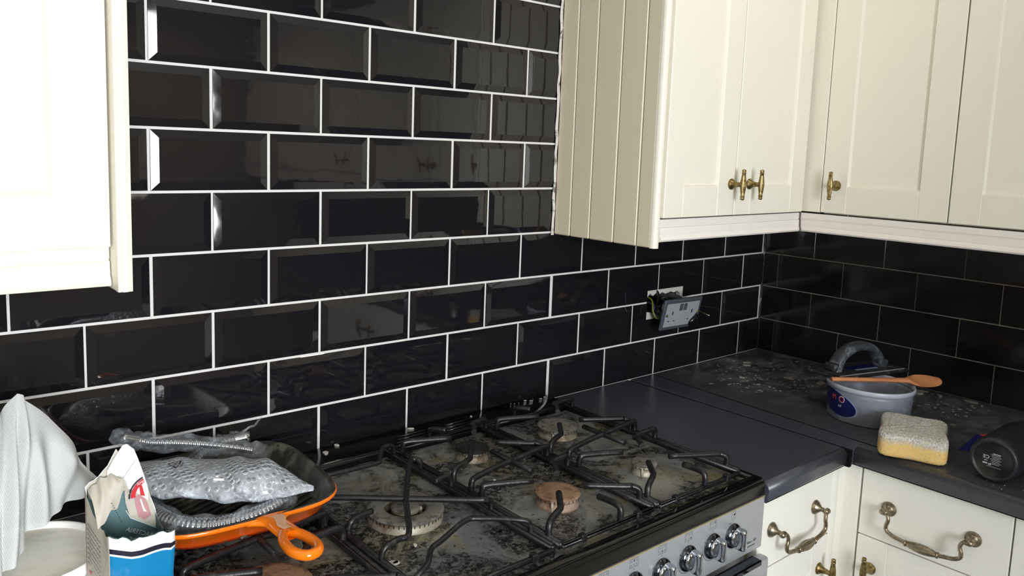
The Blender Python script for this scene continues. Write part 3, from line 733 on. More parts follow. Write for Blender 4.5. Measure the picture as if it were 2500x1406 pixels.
# ------------------------------------------------------------------ griddle pan
def pan_out():
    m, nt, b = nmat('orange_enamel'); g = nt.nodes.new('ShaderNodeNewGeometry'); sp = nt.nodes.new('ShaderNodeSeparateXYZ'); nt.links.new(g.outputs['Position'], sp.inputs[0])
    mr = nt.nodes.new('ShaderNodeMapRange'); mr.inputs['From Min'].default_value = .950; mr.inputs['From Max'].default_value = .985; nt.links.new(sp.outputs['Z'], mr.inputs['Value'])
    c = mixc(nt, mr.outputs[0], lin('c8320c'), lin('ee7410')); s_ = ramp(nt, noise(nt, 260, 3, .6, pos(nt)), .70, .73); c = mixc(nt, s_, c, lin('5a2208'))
    nt.links.new(c, b.inputs['Base Color']); b.inputs['Roughness'].default_value = .16; b.inputs['Coat Weight'].default_value = .6; return m
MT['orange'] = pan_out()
MT['orange_plain'] = mat('orange_handle_enamel', 'f07a0c', .15, coat=.6)
MT['pan_in'] = mat('seasoned_iron', '24241f', .42, bmp=(150, .4, .0008), spots=((30, .50, .62, '55544a', (1, 1, .3)),))
MT['residue'] = mat('dried_white_residue', 'd9a98c', .7)
pcx, pcy, rot = -1.797, -.207, math.radians(-4)
def sq(h, z, n=72, ex=4.2):
    out = []
    for k in range(n):
        a = 2 * PI * k / n; c_, s_ = math.cos(a), math.sin(a)
        r = h / ((abs(c_) ** ex + abs(s_) ** ex) ** (1 / ex)); x, y = r * c_, r * s_
        out.append((pcx + x * math.cos(rot) - y * math.sin(rot), pcy + x * math.sin(rot) + y * math.cos(rot), z))
    return out
gp = empty('griddle_pan', (pcx, pcy, .9515)); tag(gp, 'square orange enamelled griddle pan with looped handle on the left burners', 'pan')
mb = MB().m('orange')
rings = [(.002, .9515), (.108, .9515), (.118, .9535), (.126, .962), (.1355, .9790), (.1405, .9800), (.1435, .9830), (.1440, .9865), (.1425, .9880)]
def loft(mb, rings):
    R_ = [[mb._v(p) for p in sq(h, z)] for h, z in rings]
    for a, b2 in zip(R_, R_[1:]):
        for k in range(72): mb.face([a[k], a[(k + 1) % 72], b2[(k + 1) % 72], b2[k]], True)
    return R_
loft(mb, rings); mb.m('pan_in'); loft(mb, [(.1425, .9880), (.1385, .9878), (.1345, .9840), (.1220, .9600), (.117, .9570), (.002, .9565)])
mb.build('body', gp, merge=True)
mb = MB(Matrix.Translation((pcx, pcy, 0)) @ Matrix.Rotation(rot + .5, 4, 'Z')).m('pan_in')
for k in range(-7, 8): 
    L = min(.112, math.sqrt(max(0, .124 ** 2 - (k * .0145) ** 2)) + .006); mb.box(-L, L, k * .0145 - .0025, k * .0145 + .0025, .9560, .9605, .0018)
mb.build('ridges', gp)
# loop handle: two arms leave the rim and meet round a drop-shaped hole
hx, hy = -1.7895, -.3515
mb = MB().m('orange_plain')
loop = [(hx + .001, hy - .044, .9835), (hx - .0105, hy - .058, .984), (hx - .0165, hy - .080, .9845), (hx - .0165, hy - .103, .985), (hx - .0070, hy - .119, .985), (hx + .0080, hy - .118, .985), (hx + .0170, hy - .102, .9845), (hx + .0165, hy - .078, .984), (hx + .0115, hy - .058, .9835)]
mb.tube(catmull(loop, 6, True), .0070, 14, closed=True)
mb.grid(lambda i, j: (hx + .0020 * i + (.0150 + .022 * max(0, 1 - i * 3) ** 2 + .002 * i) * math.cos(j * 2 * PI), hy + .006 - .064 * i, .9825 + .0065 * math.sin(j * 2 * PI) + .0015 * i), 14, 20)
hd = mb.build('handle', gp)
MB().m('residue').grid(lambda i, j: (hx + (.003 + .010 * math.sin(i * 5 + 1) * .4) + (j - .5) * .017 * (1 - .35 * i), hy - .004 - .046 * i, .9891 + .0006 * math.sin(j * PI) + .0016 * i), 8, 6).build('residue', hd)

# ------------------------------------------------------------------ clear film materials
def film(name, body, amt, rough, sc, st, dist, cells=None, tint='ffffff'):
    m, nt, b = nmat(name); b.inputs['Base Color'].default_value = lin(body); b.inputs['Roughness'].default_value = rough; b.inputs['Specular IOR Level'].default_value = .9
    P = pos(nt)
    if cells:
        v = nt.nodes.new('ShaderNodeTexVoronoi'); v.inputs['Scale'].default_value = cells; v.inputs['Randomness'].default_value = .35; nt.links.new(P, v.inputs['Vector'])
        h = ramp(nt, v.outputs['Distance'], .10, .46, (1, 1, 1, 1), (0, 0, 0, 1)); h = mth(nt, 'ADD', mth(nt, 'MULTIPLY', h, 1.0), mth(nt, 'MULTIPLY', noise(nt, sc, 5, .7, P, 1.0), .8))
        rg = mth(nt, 'MULTIPLY', ramp(nt, v.outputs['Distance'], .30, .40), ramp(nt, v.outputs['Distance'], .42, .52, (1, 1, 1, 1), (0, 0, 0, 1))); am = mth(nt, 'ADD', mth(nt, 'MULTIPLY', rg, .38), mth(nt, 'ADD', mth(nt, 'MULTIPLY', ramp(nt, noise(nt, 20, 4, .6, P, 1.2), .4, .65), .25), amt))
    else:
        h = noise(nt, sc, 6, .75, P, 1.6); am = mth(nt, 'ADD', mth(nt, 'MULTIPLY', ramp(nt, noise(nt, sc * .7, 4, .6, P, 1.2), .52, .64), .30), amt)
    bump(nt, b, h, st, dist)
    tr = nt.nodes.new('ShaderNodeBsdfTransparent'); tr.inputs[0].default_value = lin(tint); mx = nt.nodes.new('ShaderNodeMixShader')
    nt.links.new(am, mx.inputs[0]); nt.links.new(tr.outputs[0], mx.inputs[1]); nt.links.new(b.outputs[0], mx.inputs[2]); nt.links.new(mx.outputs[0], nt.nodes['Material Output'].inputs[0]); return m
MT['film'] = film('clear_plastic_sleeve', 'd2d8e0', .13, .08, 60, 1.0, .006)
MT['bubble'] = film('bubble_wrap', 'c8cdd5', .42, .10, 60, .9, .0030, cells=105)
MT['hose'] = mat('chrome_hose', 'b8bcc4', .16, 1.0)

# ------------------------------------------------------------------ shower hose in its plastic sleeve
sh = empty('shower_hose', (-1.82, -.2, .965)); tag(sh, 'ribbed chrome shower hose in clear plastic sleeves, looped in and behind the orange pan', 'hose')
def ribbed(path, r, parent, pitch=.0062):
    pts = catmull(path, 14); L = [0]
    for a, b2 in zip(pts, pts[1:]): L.append(L[-1] + (b2 - a).length)
    n = int(L[-1] / pitch) * 4; out = []; rr = []; k = 0
    for i in range(n + 1):
        s_ = L[-1] * i / n
        while k < len(L) - 2 and L[k + 1] < s_: k += 1
        t = (s_ - L[k]) / max(1e-9, L[k + 1] - L[k]); out.append(pts[k].lerp(pts[k + 1], t)); rr.append(r * (.80, .97, 1.0, .97)[i % 4])
    return MB().m('hose').tube(out, rr, 14).build('hose', parent)
pathA = [(-1.886, -.0825, 1.0330), (-1.865, -.0880, 1.0270), (-1.825, -.100, 1.0210), (-1.785, -.112, 1.0130), (-1.745, -.125, 1.003), (-1.722, -.135, .9965)]
pathB = [(-1.850, -.150, .972), (-1.825, -.120, .980), (-1.790, -.095, .992), (-1.757, -.083, .9985), (-1.732, -.078, .9985)]
pathC = [(-1.870, -.130, .972), (-1.897, -.175, .978), (-1.906, -.220, .9800), (-1.9005, -.268, .9805), (-1.880, -.300, .9795), (-1.850, -.3165, .9785), (-1.815, -.3195, .9785), (-1.780, -.314, .979), (-1.745, -.2975, .979), (-1.722, -.270, .975)]
for p, r in ((pathA, .0066), (pathB, .0072), (pathC, .0120)): ribbed(p, r, sh)
def conn(p, q, prof, parent):
    p, q = Vector(p), Vector(q); d = (q - p).normalized(); M = Matrix.Translation(p) @ d.to_track_quat('Z', 'Y').to_matrix().to_4x4()
    return MB(M).m('chrome').lathe(prof, n=24).build('connector', parent)
conn((-1.884, -.0830, 1.0325), (-1.905, -.0770, 1.0390), [(.0070, 0), (.0078, .001), (.0078, .018), (.0086, .019), (.0086, .026), (.006, .027)], sh)
conn((-1.734, -.0780, .9985), (-1.700, -.0705, .9965), [(.0072, 0), (.0086, .001), (.0086, .020), (.0100, .021), (.0100, .031), (.008, .032)], sh)
def sleeve(path, w0, h0, parent, name='plastic_sleeve', n=30, frill=0.0, seed=0):
    pts = catmull(path, 8); N = len(pts)
    def fn(i, j):
        k = min(N - 2, int(i * (N - 1))); t = i * (N - 1) - k; p = pts[k].lerp(pts[k + 1], t); d = (pts[k + 1] - pts[k]).normalized()
        sx = Vector((-d.y, d.x, 0)).normalized(); up = d.cross(sx) * -1; up = up if up.z > 0 else -up; a = 2 * PI * j
        e = min(1, 6 * i + .35, 6 * (1 - i) + .35)
        rip = 1 + .14 * math.sin(i * 31 + seed + 3 * a) + .09 * math.sin(i * 67 + 2 * a + seed * 2)
        return p + sx * (w0 * e * rip * math.cos(a)) + up * (h0 * (.5 + .5 * e) * rip * math.sin(a))
    return MB().m('film').grid(fn, n * 2, 26).build(name, parent)
sleeve([(-1.921, -.0720, 1.0475), (-1.905, -.0770, 1.0390)] + pathA[:] + [(-1.705, -.150, .9975)], .0175, .0135, sh, seed=1)
sleeve(pathB[:] + [(-1.712, -.0735, 1.0000)], .0165, .0130, sh, seed=4)
sleeve(pathC[:], .0165, .0135, sh, seed=2)
MB().m('film').tube(catmull([(-1.714, -.074, 1.008), (-1.700, -.070, 1.0125), (-1.690, -.066, 1.0120), (-1.680, -.062, 1.019), (-1.674, -.060, 1.024)], 6), [.0022, .0018, .0026] * 8 + [.002], 6).build('twisted_tail', sh)

# ------------------------------------------------------------------ shower head in bubble wrap
bw = empty('shower_handset', (-1.80, -.26, .985)); tag(bw, 'chrome shower head inside a long pouch of bubble wrap lying across the orange pan', 'shower handset')
A, B = Vector((-1.925, -.135, 1.0040)), Vector((-1.708, -.318, .9960)); dx = (B - A).normalized(); nx = Vector((-dx.y, dx.x, 0)).normalized()
def wrap(i, j):
    p = A.lerp(B, i); a = 2 * PI * j
    wdt = .044 + .012 * math.sin(PI * min(1, i * 1.25)); wdt *= min(1, max(0.02, (1.0 - i) * 3.6)) ** .75
    hgt = .007 + .0215 * math.exp(-((i - .70) / .22) ** 2) + .010 * math.exp(-((i - .25) / .25) ** 2); hgt *= min(1, (1 - i) * 4 + .10) ** .6
    rip = 1 + .05 * math.sin(23 * i + 2 * a) + .04 * math.sin(41 * i - 3 * a)
    c_ = math.cos(a); c_ = math.copysign(abs(c_) ** .8, c_)
    return p + nx * (wdt * c_ * rip) + Vector((0, 0, 1)) * (hgt * max(-.35, math.sin(a)) * rip + .006 * math.sin(i * PI) - .004 * abs(c_) ** 3)
MB().m('bubble').grid(wrap, 90, 56).build('bubble_wrap', bw)
M = Matrix.Translation(A.lerp(B, .74) + Vector((0, 0, .004))) @ Matrix.Rotation(math.radians(14), 4, 'X')
MB(M).m('chrome').lathe([(.004, -.006), (.030, -.006), (.033, -.003), (.033, .004), (.022, .012), (.010, .016), (.0005, .017)], n=40).build('head', bw)
MB().m('chrome').tube([A.lerp(B, .62) + Vector((0, 0, .006)), A.lerp(B, .40) + Vector((0, 0, .004)), A.lerp(B, .16) + Vector((0, 0, .003))], [.012, .011, .010], 18).build('grip', bw)
# printed recycling mark and letters on the wrap
mk = MB().m('ink')
P0 = max((Vector(wrap(.34 + a_ * .05, .25 + b_ * .02)) for a_ in (-1, 0, 1) for b_ in (-2, -1, 0, 1, 2)), key=lambda q: q.z) + Vector((0, 0, .0026)) - nx * .016; ang = math.atan2(dx.y, dx.x)
M = Matrix.Translation(P0) @ Matrix.Rotation(ang, 4, 'Z') @ Matrix.Rotation(.16, 4, 'X')
mk.T = M @ Matrix.Rotation(PI / 2, 4, 'Z')
for k in range(3):
    a0 = PI / 2 + k * 2 * PI / 3; a1 = a0 + 2 * PI / 3
    p, q = Vector((.0105 * math.cos(a0), .0105 * math.sin(a0))), Vector((.0105 * math.cos(a1), .0105 * math.sin(a1)))
    line(mk, p.x, p.y, p.x + (q.x - p.x) * .42, p.y + (q.y - p.y) * .42, .0006, 0); line(mk, p.x + (q.x - p.x) * .56, p.y + (q.y - p.y) * .56, q.x, q.y, .0011, 0)
mk.text('04', .0060, Matrix.Translation((0, 0, .0001))); mk.text('LDPE', .0050, Matrix.Translation((0, -.0105, .0001)))
mk.build('recycling_mark', bw)

# ------------------------------------------------------------------ white bucket with mesh cloth
MT['white_plastic'] = mat('white_plastic', 'f2f1ec', .35, spots=((9, .56, .80, 'd8c8a8'),))
MT['lid_in'] = mat('stained_white_lid', 'eeece4', .45, spots=((7, .54, .80, 'cdbb98'), (120, .74, .77, '8a8072')))
bx, by = -2.073, -.296
bk = empty('bucket', (bx, by, .9)); tag(bk, 'round white plastic bucket with recessed lid in the bottom left corner', 'bucket')
MB().m('white_plastic').lathe([(.070, .9003), (.0735, .902), (.0785, .975), (.0785, .978), (.0810, .979), (.0810, .985), (.0790, .986)], c=(bx, by, 0), n=72).build('body', bk)
MB().m('white_plastic').lathe([(.0800, .9865), (.0835, .9870), (.0842, .990), (.0840, .9985), (.0822, 1.0010), (.0795, 1.0010), (.0778, .9990), (.0765, .9935)], c=(bx, by, 0), n=96, caps=False).build('lid_rim', bk)
MB().m('lid_in').lathe([(.0775, .9940), (.072, .9925), (.0005, .9925)], c=(bx, by, 0), n=72).build('lid', bk)

def cloth_mat():
    m, nt, b = nmat('white_scrim'); b.inputs['Base Color'].default_value = lin('e0e3e3'); b.inputs['Roughness'].default_value = .8
    P = pos(nt); uv = nt.nodes.new('ShaderNodeTexCoord'); sp = nt.nodes.new('ShaderNodeSeparateXYZ'); nt.links.new(uv.outputs['UV'], sp.inputs[0])
    def wv(o, f):
        s_ = mth(nt, 'SINE', mth(nt, 'MULTIPLY', sp.outputs[o], f)); return mth(nt, 'MULTIPLY', mth(nt, 'ADD', s_, 1.0), .5)
    a, c = wv(0, 760.0), wv(1, 760.0); h = mth(nt, 'MAXIMUM', a, c); hole = mth(nt, 'MULTIPLY', ramp(nt, h, .45, .25, (0, 0, 0, 1), (1, 1, 1, 1)), .6)
    r = nt.nodes.new('ShaderNodeMapRange'); r.inputs['From Min'].default_value = .55; r.inputs['From Max'].default_value = .30; r.inputs['To Max'].default_value = .28; nt.links.new(h, r.inputs['Value'])
    bump(nt, b, h, .5, .0006)
    tl = nt.nodes.new('ShaderNodeBsdfTranslucent'); tl.inputs[0].default_value = lin('d6d9d9'); m1 = nt.nodes.new('ShaderNodeMixShader'); m1.inputs[0].default_value = .3
    nt.links.new(b.outputs[0], m1.inputs[1]); nt.links.new(tl.outputs[0], m1.inputs[2])
    tr = nt.nodes.new('ShaderNodeBsdfTransparent'); m2 = nt.nodes.new('ShaderNodeMixShader'); nt.links.new(r.outputs[0], m2.inputs[0]); nt.links.new(m1.outputs[0], m2.inputs[1]); nt.links.new(tr.outputs[0], m2.inputs[2])
    nt.links.new(m2.outputs[0], nt.nodes['Material Output'].inputs[0]); return m
MT['scrim'] = cloth_mat()
top = catmull([(-2.200, -.250, 1.085), (-2.150, -.250, 1.125), (-2.105, -.250, 1.150), (-2.0900, -.250, 1.164), (-2.0720, -.250, 1.1835), (-2.0680, -.250, 1.1825), (-2.0560, -.250, 1.1710), (-2.0240, -.250, 1.1290), (-2.0020, -.250, 1.0880), (-1.9805, -.250, 1.0480)], 5)
bot = catmull([(-2.190, -.330, 1.0020), (-2.150, -.350, 1.0030), (-2.112, -.352, 1.0040), (-2.099, -.350, 1.0120), (-2.086, -.325, 1.0180), (-2.0700, -.300, 1.0255), (-2.0490, -.290, 1.0345), (-2.0280, -.275, 1.0370), (-2.0080, -.262, 1.0425), (-1.9800, -.252, 1.0460)], 5)
def pl(c, t):
    k = min(len(c) - 2, int(t * (len(c) - 1))); return c[k].lerp(c[k + 1], t * (len(c) - 1) - k)
def drape(i, j, s=1):
    a, b2 = pl(top, i), pl(bot, i)
    if s < 0: b2 = Vector((b2.x, -.5 - b2.y + .08, max(b2.z, 1.004)))
    p = a.lerp(b2, j); e = math.sin(j * PI) * min(1, (1 - i) * 5)
    fold = .006 * math.sin(i * 26 - j * 3) + .004 * math.sin(i * 47 + j * 4)
    p += Vector((.35 * fold, -s * (.016 * e + fold * min(1, j * 3)), .010 * e))
    return p
mb = MB().m('scrim'); mb.grid(lambda i, j: drape(i, j), 90, 50); mb.grid(lambda i, j: drape(i, j, -1), 60, 30)
cl = mb.build('mesh_cloth', merge=False)
uvl = cl.data.uv_layers.new(name='UVMap')
for pg in cl.data.polygons:
    for li in pg.loop_indices:
        v = cl.data.vertices[cl.data.loops[li].vertex_index].co; uvl.data[li].uv = (v.x * 4.2 + v.z * 1.2, v.z * 4.2 + v.y * 1.5 - v.x * 1.2)
tag(cl, 'white woven mesh cloth peaked over the bucket at the left edge', 'cloth')

# ------------------------------------------------------------------ torn paper bag
MT['bag_blue'] = mat('bag_blue', '1279ae', .25, coat=.4, bmp=(25, .35, .004), spots=((10, .58, .66, '3f7fae'), (200, .72, .75, 'b9d2e2')))
MT['bag_white'] = mat('bag_white', 'dededc', .4, bmp=(30, .4, .004))
MT['bag_navy'] = mat('bag_navy', '1c1a2c', .4)
MT['bag_paper'] = mat('bag_paper', 'b9b3a7', .65, bmp=(28, .6, .005))
MT['bag_teal'] = mat('bag_teal_inside', '4c6b6c', .6, bmp=(25, .5, .004), var=(12, '58767a'))
MT['bag_light'] = mat('bag_pale_line', 'b4c4c4', .6)
MT['bag_red'] = mat('bag_red', 'c22a34', .45)
MT['bag_pink'] = mat('bag_pink_showthrough', 'b58488', .6)
FL, FRc, BRc, BL = (-2.0185, -.4400), (-1.9490, -.4400), (-1.9500, -.3760), (-2.0260, -.3730)
NS = 16
def side(p, q, n): return [(p[0] + (q[0] - p[0]) * k / n, p[1] + (q[1] - p[1]) * k / n) for k in range(n)]
loopxy = side(FL, FRc, NS) + side(FRc, BRc, NS) + side(BRc, BL, NS) + side(BL, FL, NS)
def lerpk(ks, t):
    for (a, va), (b2, vb) in zip(ks, ks[1:]):
        if t <= b2: return va + (vb - va) * (t - a) / (b2 - a)
    return ks[-1][1]
rimk = [(0, 1.0640), (.04, 1.0600), (.08, 1.0555), (.12, 1.0540), (.17, 1.0545), (.21, 1.0540), (.25, 1.0500), (.36, 1.0400), (.46, 1.0420), (.50, 1.0560), (.55, 1.1050), (.60, 1.1180), (.64, 1.1380), (.67, 1.1200), (.71, 1.1080), (.75, 1.0980), (.80, 1.0800), (.86, 1.0680), (.92, 1.0640), (1.0, 1.0620)]
tot = len(loopxy)
def torn(t): return .0012 * math.sin(t * 310) + .0009 * math.sin(t * 530 + 1)
rows = [('z', .9005), ('z', .935), ('z', .970), ('z', 1.000), ('r', .0225), ('r', .0200), ('r', .0140), ('r', .0)]
bag = empty('paper_bag', (-1.985, -.408, .9)); tag(bag, 'torn open blue and white paper bag standing between the bucket and the orange pan', 'bag')
def shell(mb, off, mf):
    cols = []
    for k, (x, y) in enumerate(loopxy):
        t = k / tot; rz = lerpk(rimk, t); cx, cy = -1.985, -.408; col = []
        for m_, v in rows:
            z = v if m_ == 'z' else rz - v * (1 if k < NS or k > tot - 3 else .8) + (torn(t) if v == 0 else 0)
            bl = 1 + .03 * math.sin(z * 60 + k * .5) * math.sin((z - .9) * 14) + (.05 if z < 1.03 else -.02) * math.sin(PI * ((k % NS) / NS))
            ox = cx + (x - cx) * bl * (1 - off / .035); oy = cy + (y - cy) * bl * (1 - off / .032)
            if k < NS: oy -= .005 * math.sin(PI * k / NS) * ((z - .9) / .15)
            col.append(mb._v((ox, oy, z)))
        cols.append(col)
    for k in range(tot):
        a, b2 = cols[k], cols[(k + 1) % tot]
        for j in range(len(rows) - 1): mb.m(mf(k, j)); mb.face([a[j], b2[j], b2[j + 1], a[j + 1]], True)
    return cols
def out_m(k, j):
    if k < NS: return ('bag_blue', 'bag_blue', 'bag_blue', 'bag_blue', 'bag_white', 'bag_navy', 'bag_white')[j]
    if k < 2 * NS: return 'bag_blue' if j < 4 else 'bag_white'
    if k < 3 * NS: return 'bag_white'
    return 'bag_paper'
mb = MB(); co = shell(mb, 0, out_m); mb.m('bag_white').face([c_[0] for c_ in co][::-1]); mb.build('outer_paper', bag)
mb = MB()
def in_m(k, j):
    if 2 * NS <= k < 3 * NS: return 'bag_teal' if j < 4 else 'bag_paper'
    return 'bag_teal'
shell(mb, .0016, in_m)
mb.m('bag_light')
mb.build('inner_paper', bag)
# back flap print, seen inside: pale line, mirrored letters, pink show-through, red badge at the top right corner
yb = -.3790
mb = MB(FB(0, 0, yb)).m('bag_light')
mb.poly([(-1.9850, 1.0620, .002), (-1.9800, 1.0510, .002), (-1.9795, 1.0520, .002), (-1.9845, 1.0630, .002)]); mb.poly([(-1.9800, 1.0510, .002), (-1.9500, 1.0300, .002), (-1.9500, 1.0312, .002), (-1.9795, 1.0522, .002)])
mir = Matrix.Scale(-1, 4, (1, 0, 0))
mb.text('T-BACTERIA', .0075, Matrix.Translation((-1.9670, 1.0290, .0022)) @ Matrix.Rotation(-.52, 4, 'Z') @ mir)
mb.text('PROOF', .0095, Matrix.Translation((-1.9700, 1.0180, .0022)) @ Matrix.Rotation(-.52, 4, 'Z') @ mir)
mb.m('bag_paper').poly([(-1.9860, 1.0930, .0014), (-1.9850, 1.0720, .0014), (-1.9800, 1.0520, .0014), (-1.9600, 1.0370, .0014), (-1.9480, 1.0310, .0014), (-1.9510, 1.0480, .0014), (-1.9600, 1.0850, .0014), (-1.9660, 1.1000, .0014)])
mb.m('bag_pink').poly([(-1.9750, 1.0760, .0018), (-1.9670, 1.0790, .0018), (-1.9600, 1.0650, .0018), (-1.9560, 1.0480, .0018), (-1.9640, 1.0450, .0018), (-1.9710, 1.0510, .0018), (-1.9740, 1.0650, .0018)])
mb.m('bag_white').poly([(-1.9690, 1.0720, .0021), (-1.9675, 1.0725, .0021), (-1.9640, 1.0600, .0021), (-1.9610, 1.0540, .0021), (-1.9650, 1.0560, .0021)])
mb.build('print', bag)
# standing top flap with perforation and red badge
mb = MB().m('bag_white')
fo = [(-2.0040, -.381, 1.0900), (-2.0040, -.380, 1.1150), (-1.9960, -.379, 1.1280), (-1.9860, -.379, 1.1420), (-1.9815, -.379, 1.1425), (-1.9740, -.380, 1.1350), (-1.9700, -.381, 1.1230), (-1.9640, -.382, 1.1020), (-1.9600, -.383, 1.0850), (-1.9600, -.383, 1.0690), (-1.9690, -.383, 1.0780), (-1.9800, -.3825, 1.0880)]
mb.prism(fo, (0, .0007, 0)); fl = mb.build('top_flap', bag)
mb = MB(FB(0, 0, -.3835)).m('ink')
for q in range(12): line(mb, -1.9730 - q * .0013, 1.1240 - q * .0017, -1.9736 - q * .0013, 1.1232 - q * .0017, .0003, .001)
mb.m('bag_navy'); ring(mb, -1.9590, 1.0780, .0225, .0008, .0009, 24, PI * .60, PI * 1.02)
mb.m('bag_red'); ring(mb, -1.9590, 1.0780, .0182, .0026, .0009, 24, PI * .60, PI * 1.02)
mb.poly([(-1.9700, 1.0900, .0009), (-1.9670, 1.0900, .0009), (-1.9640, 1.0760, .0009), (-1.9690, 1.0780, .0009)])
mb.m('bag_white').text('AME', .0045, Matrix.Translation((-1.9685, 1.0935, .0012)) @ Matrix.Rotation(.25, 4, 'Z'))
mb.build('badge', fl)
# beige fold hanging over the left of the opening
mb = MB().m('bag_paper')
def fold(i, j):
    a = Vector((-2.0245 + .002 * math.sin(i * 9), -.378, 1.0960 + .020 * math.sin(i * 1.2))).lerp(Vector((-1.9960, -.384, 1.1100)), i)
    b2 = Vector((-2.0240, -.418, 1.0640)).lerp(Vector((-1.9830, -.392, 1.0940 - .006 * math.sin(i * 14))), i)
    return a.lerp(b2, j) + Vector((0, -.006 * math.sin(j * PI), .004 * math.sin(j * PI) + .0016 * math.sin(i * 17 + j * 7)))
mb.grid(fold, 20, 14); fd = mb.build('torn_fold', bag)
MB(FB(0, 0, -.412)).m('ink')
mb = MB().m('ink')
for q in range(9):
    z = 1.0900 - q * .0030; x = -2.0080 + q * .0012; mb.box(x - .0004, x + .0004, -.4135, -.4130, z - .0010, z)
mb.build('perforation', fd)
# small print on the left side of the bag
mb = MB(Matrix(((0, 0, -1, -2.0262), (-1, 0, 0, 0), (0, 1, 0, 0), (0, 0, 0, 1)))).m('ink')
for q in range(9):
    v = 1.058 - q * .0058
    for s_ in range(7):
        u0 = .3800 + s_ * .0082; mb.poly([(u0, v - .0006, .0004), (u0 + .0068 - (s_ * q % 3) * .001, v - .0006, .0004), (u0 + .0068 - (s_ * q % 3) * .001, v + .0005, .0004), (u0, v + .0005, .0004)])
mb.m('bag_red').box(.383, .392, 1.0000, 1.0030, 0, .0004); mb.build('small_print', bag)

# ------------------------------------------------------------------ loose double socket
sk = empty('socket_outlet', (-.485, -.02, 1.08)); tag(sk, 'grey double socket pulled out of its hole and hanging by its wires', 'socket')
MT['box_metal'] = mat('galvanised_box', '4a5250', .45, .6, spots=((60, .5, .6, 'b8b6b0'),))
MT['patch'] = mat('rough_plaster_patch', 'c9c6c0', .9, bmp=(60, .8, .003))
MT['plate'] = mat('socket_inset', 'a3aaaf', .4, .2); MT['plate_dark'] = mat('socket_frame', '5a626b', .3, .4)
MT['pvc_black'] = mat('black_pvc', '0d0e10', .25, coat=.3); MT['pvc_green'] = mat('green_yellow_sleeve', '76801e', .4); MT['pvc_blue'] = mat('blue_grey_wire', '3c4664', .4); MT['pvc_grey'] = mat('grey_cable', '4c4f54', .4)
h0, h1, v0, v1 = HOLE
mb = MB(FB(0, 0)).m('box_metal')
mb.box(h0 + .010, h1 - .002, v0 + .004, v1 - .012, -.060, -.058); mb.box(h0 + .010, h0 + .012, v0 + .004, v1 - .012, -.06, -.012); mb.box(h1 - .004, h1 - .002, v0 + .004, v1 - .012, -.06, -.012); mb.box(h0 + .01, h1 - .002, v1 - .014, v1 - .012, -.06, -.012); mb.box(h0 + .01, h1 - .002, v0 + .004, v0 + .006, -.06, -.012)
mb.build('back_box', sk)
mb = MB(FB(0, 0)).m('patch')
def blob(pts, w0, w1):
    a = [mb._v((x, z, w0)) for x, z in pts]; b2 = [mb._v((x, z, w1)) for x, z in pts]; n = len(pts); mb.face(a[::-1]); mb.face(b2)
    for k in range(n): mb.face([a[k], a[(k + 1) % n], b2[(k + 1) % n], b2[k]])
e = .0012
up = [(h0 - e, v1 + e)] + [(h0 + (h1 - h0) * k / 12, v1 + e + random.uniform(-.0008, .0012)) for k in range(1, 12)] + [(h1 + e, v1 + e)] + [(h1 + e, v0 + .022)] + [(h1 - .008, v0 + .024), (h1 - .012, v1 - .020)] + [(h1 - (h1 - h0) * k / 12, v1 - .008 - random.uniform(0, .009)) for k in range(2, 12)] + [(h0 + .004, v1 - .016), (h0 - e, v1 - .018)]
blob(up, -.014, -.0002)
mb.build('plaster_edge', sk)
mb = MB(FB(0, 0)).m('patch')
blob([(h0 - e, v0 - e), (h0 + .055, v0 - e), (h0 + .058, v0 + .004), (h0 + .040, v0 + .007), (h0 + .030, v0 + .014), (h0 + .018, v0 + .018), (h0 + .006, v0 + .020), (h0 - e, v0 + .021)], -.014, -.0002)
mb.build('plaster_patch', sk)
SPM = Matrix.Translation((-.4985, -.0660, 1.0800)) @ Matrix.Rotation(math.radians(-1.0), 4, 'Y') @ Matrix.Rotation(math.radians(12), 4, 'X') @ Matrix.Rotation(math.radians(-4), 4, 'Z') @ Matrix(((1, 0, 0, 0), (0, 0, -1, 0), (0, 1, 0, 0), (0, 0, 0, 1)))
pa = MB(SPM).m('plate_dark').box(-.073, .073, -.043, .043, -.0035, .0035, .0022, 2).build('face_plate', sk)
mb = MB(SPM).m('plate').box(-.064, .064, -.034, .032, .003, .0050, .0012); mb.m('plate_dark').box(-.070, .070, .035, .0375, .0030, .0048, .0008).box(-.070, .070, -.0395, -.037, .0030, .0048, .0008); mb.build('inset', pa)
for x in (-.009, .007): MB(SPM).m('plate_dark').box(x - .0065, x + .0065, .010, .030, .0035, .0062, .0008).build('switch', pa)
for c_ in (-.038, .038):
    mb = MB(SPM).m('ink'); mb.box(c_ - .0020, c_ + .0020, .000, .010, .0049, .0052); mb.box(c_ - .013, c_ - .008, -.019, -.016, .0049, .0052); mb.box(c_ + .008, c_ + .013, -.019, -.016, .0049, .0052); mb.build('pin_holes', pa)
for x in (-.0605, .0605):
    MB(SPM @ Matrix.Translation((x, .0, 0))).m('brass').lathe([(.0005, .0085), (.0030, .0080), (.0034, .0062), (.0030, .0050)], n=16).build('screw', pa)
MB(SPM).m('brass').tube([(.0620, .004, -.020), (.0640, .004, .042)], .0012, 8).build('long_screw', pa)
q_ = SPM @ Vector((.0640, .004, .042))
MB(Matrix.Translation(q_)).m('chrome').lathe([(.0005, -.003), (.0030, -.0020), (.0034, 0), (.0030, .0020), (.0005, .003)], n=14).build('screw_head', pa)
mb = MB(SPM).m('pvc_black')
mb.grid(lambda i, j: (.062 + .024 * math.sin(i * PI) * math.cos(j * 2 * PI) - .004, -.030 + .026 * (i - .5) * 1.6 + .008 * math.sin(j * 2 * PI), .004 + .012 * math.sin(i * PI) * math.sin(j * 2 * PI)), 10, 16)
mb.build('film_flap', pa)
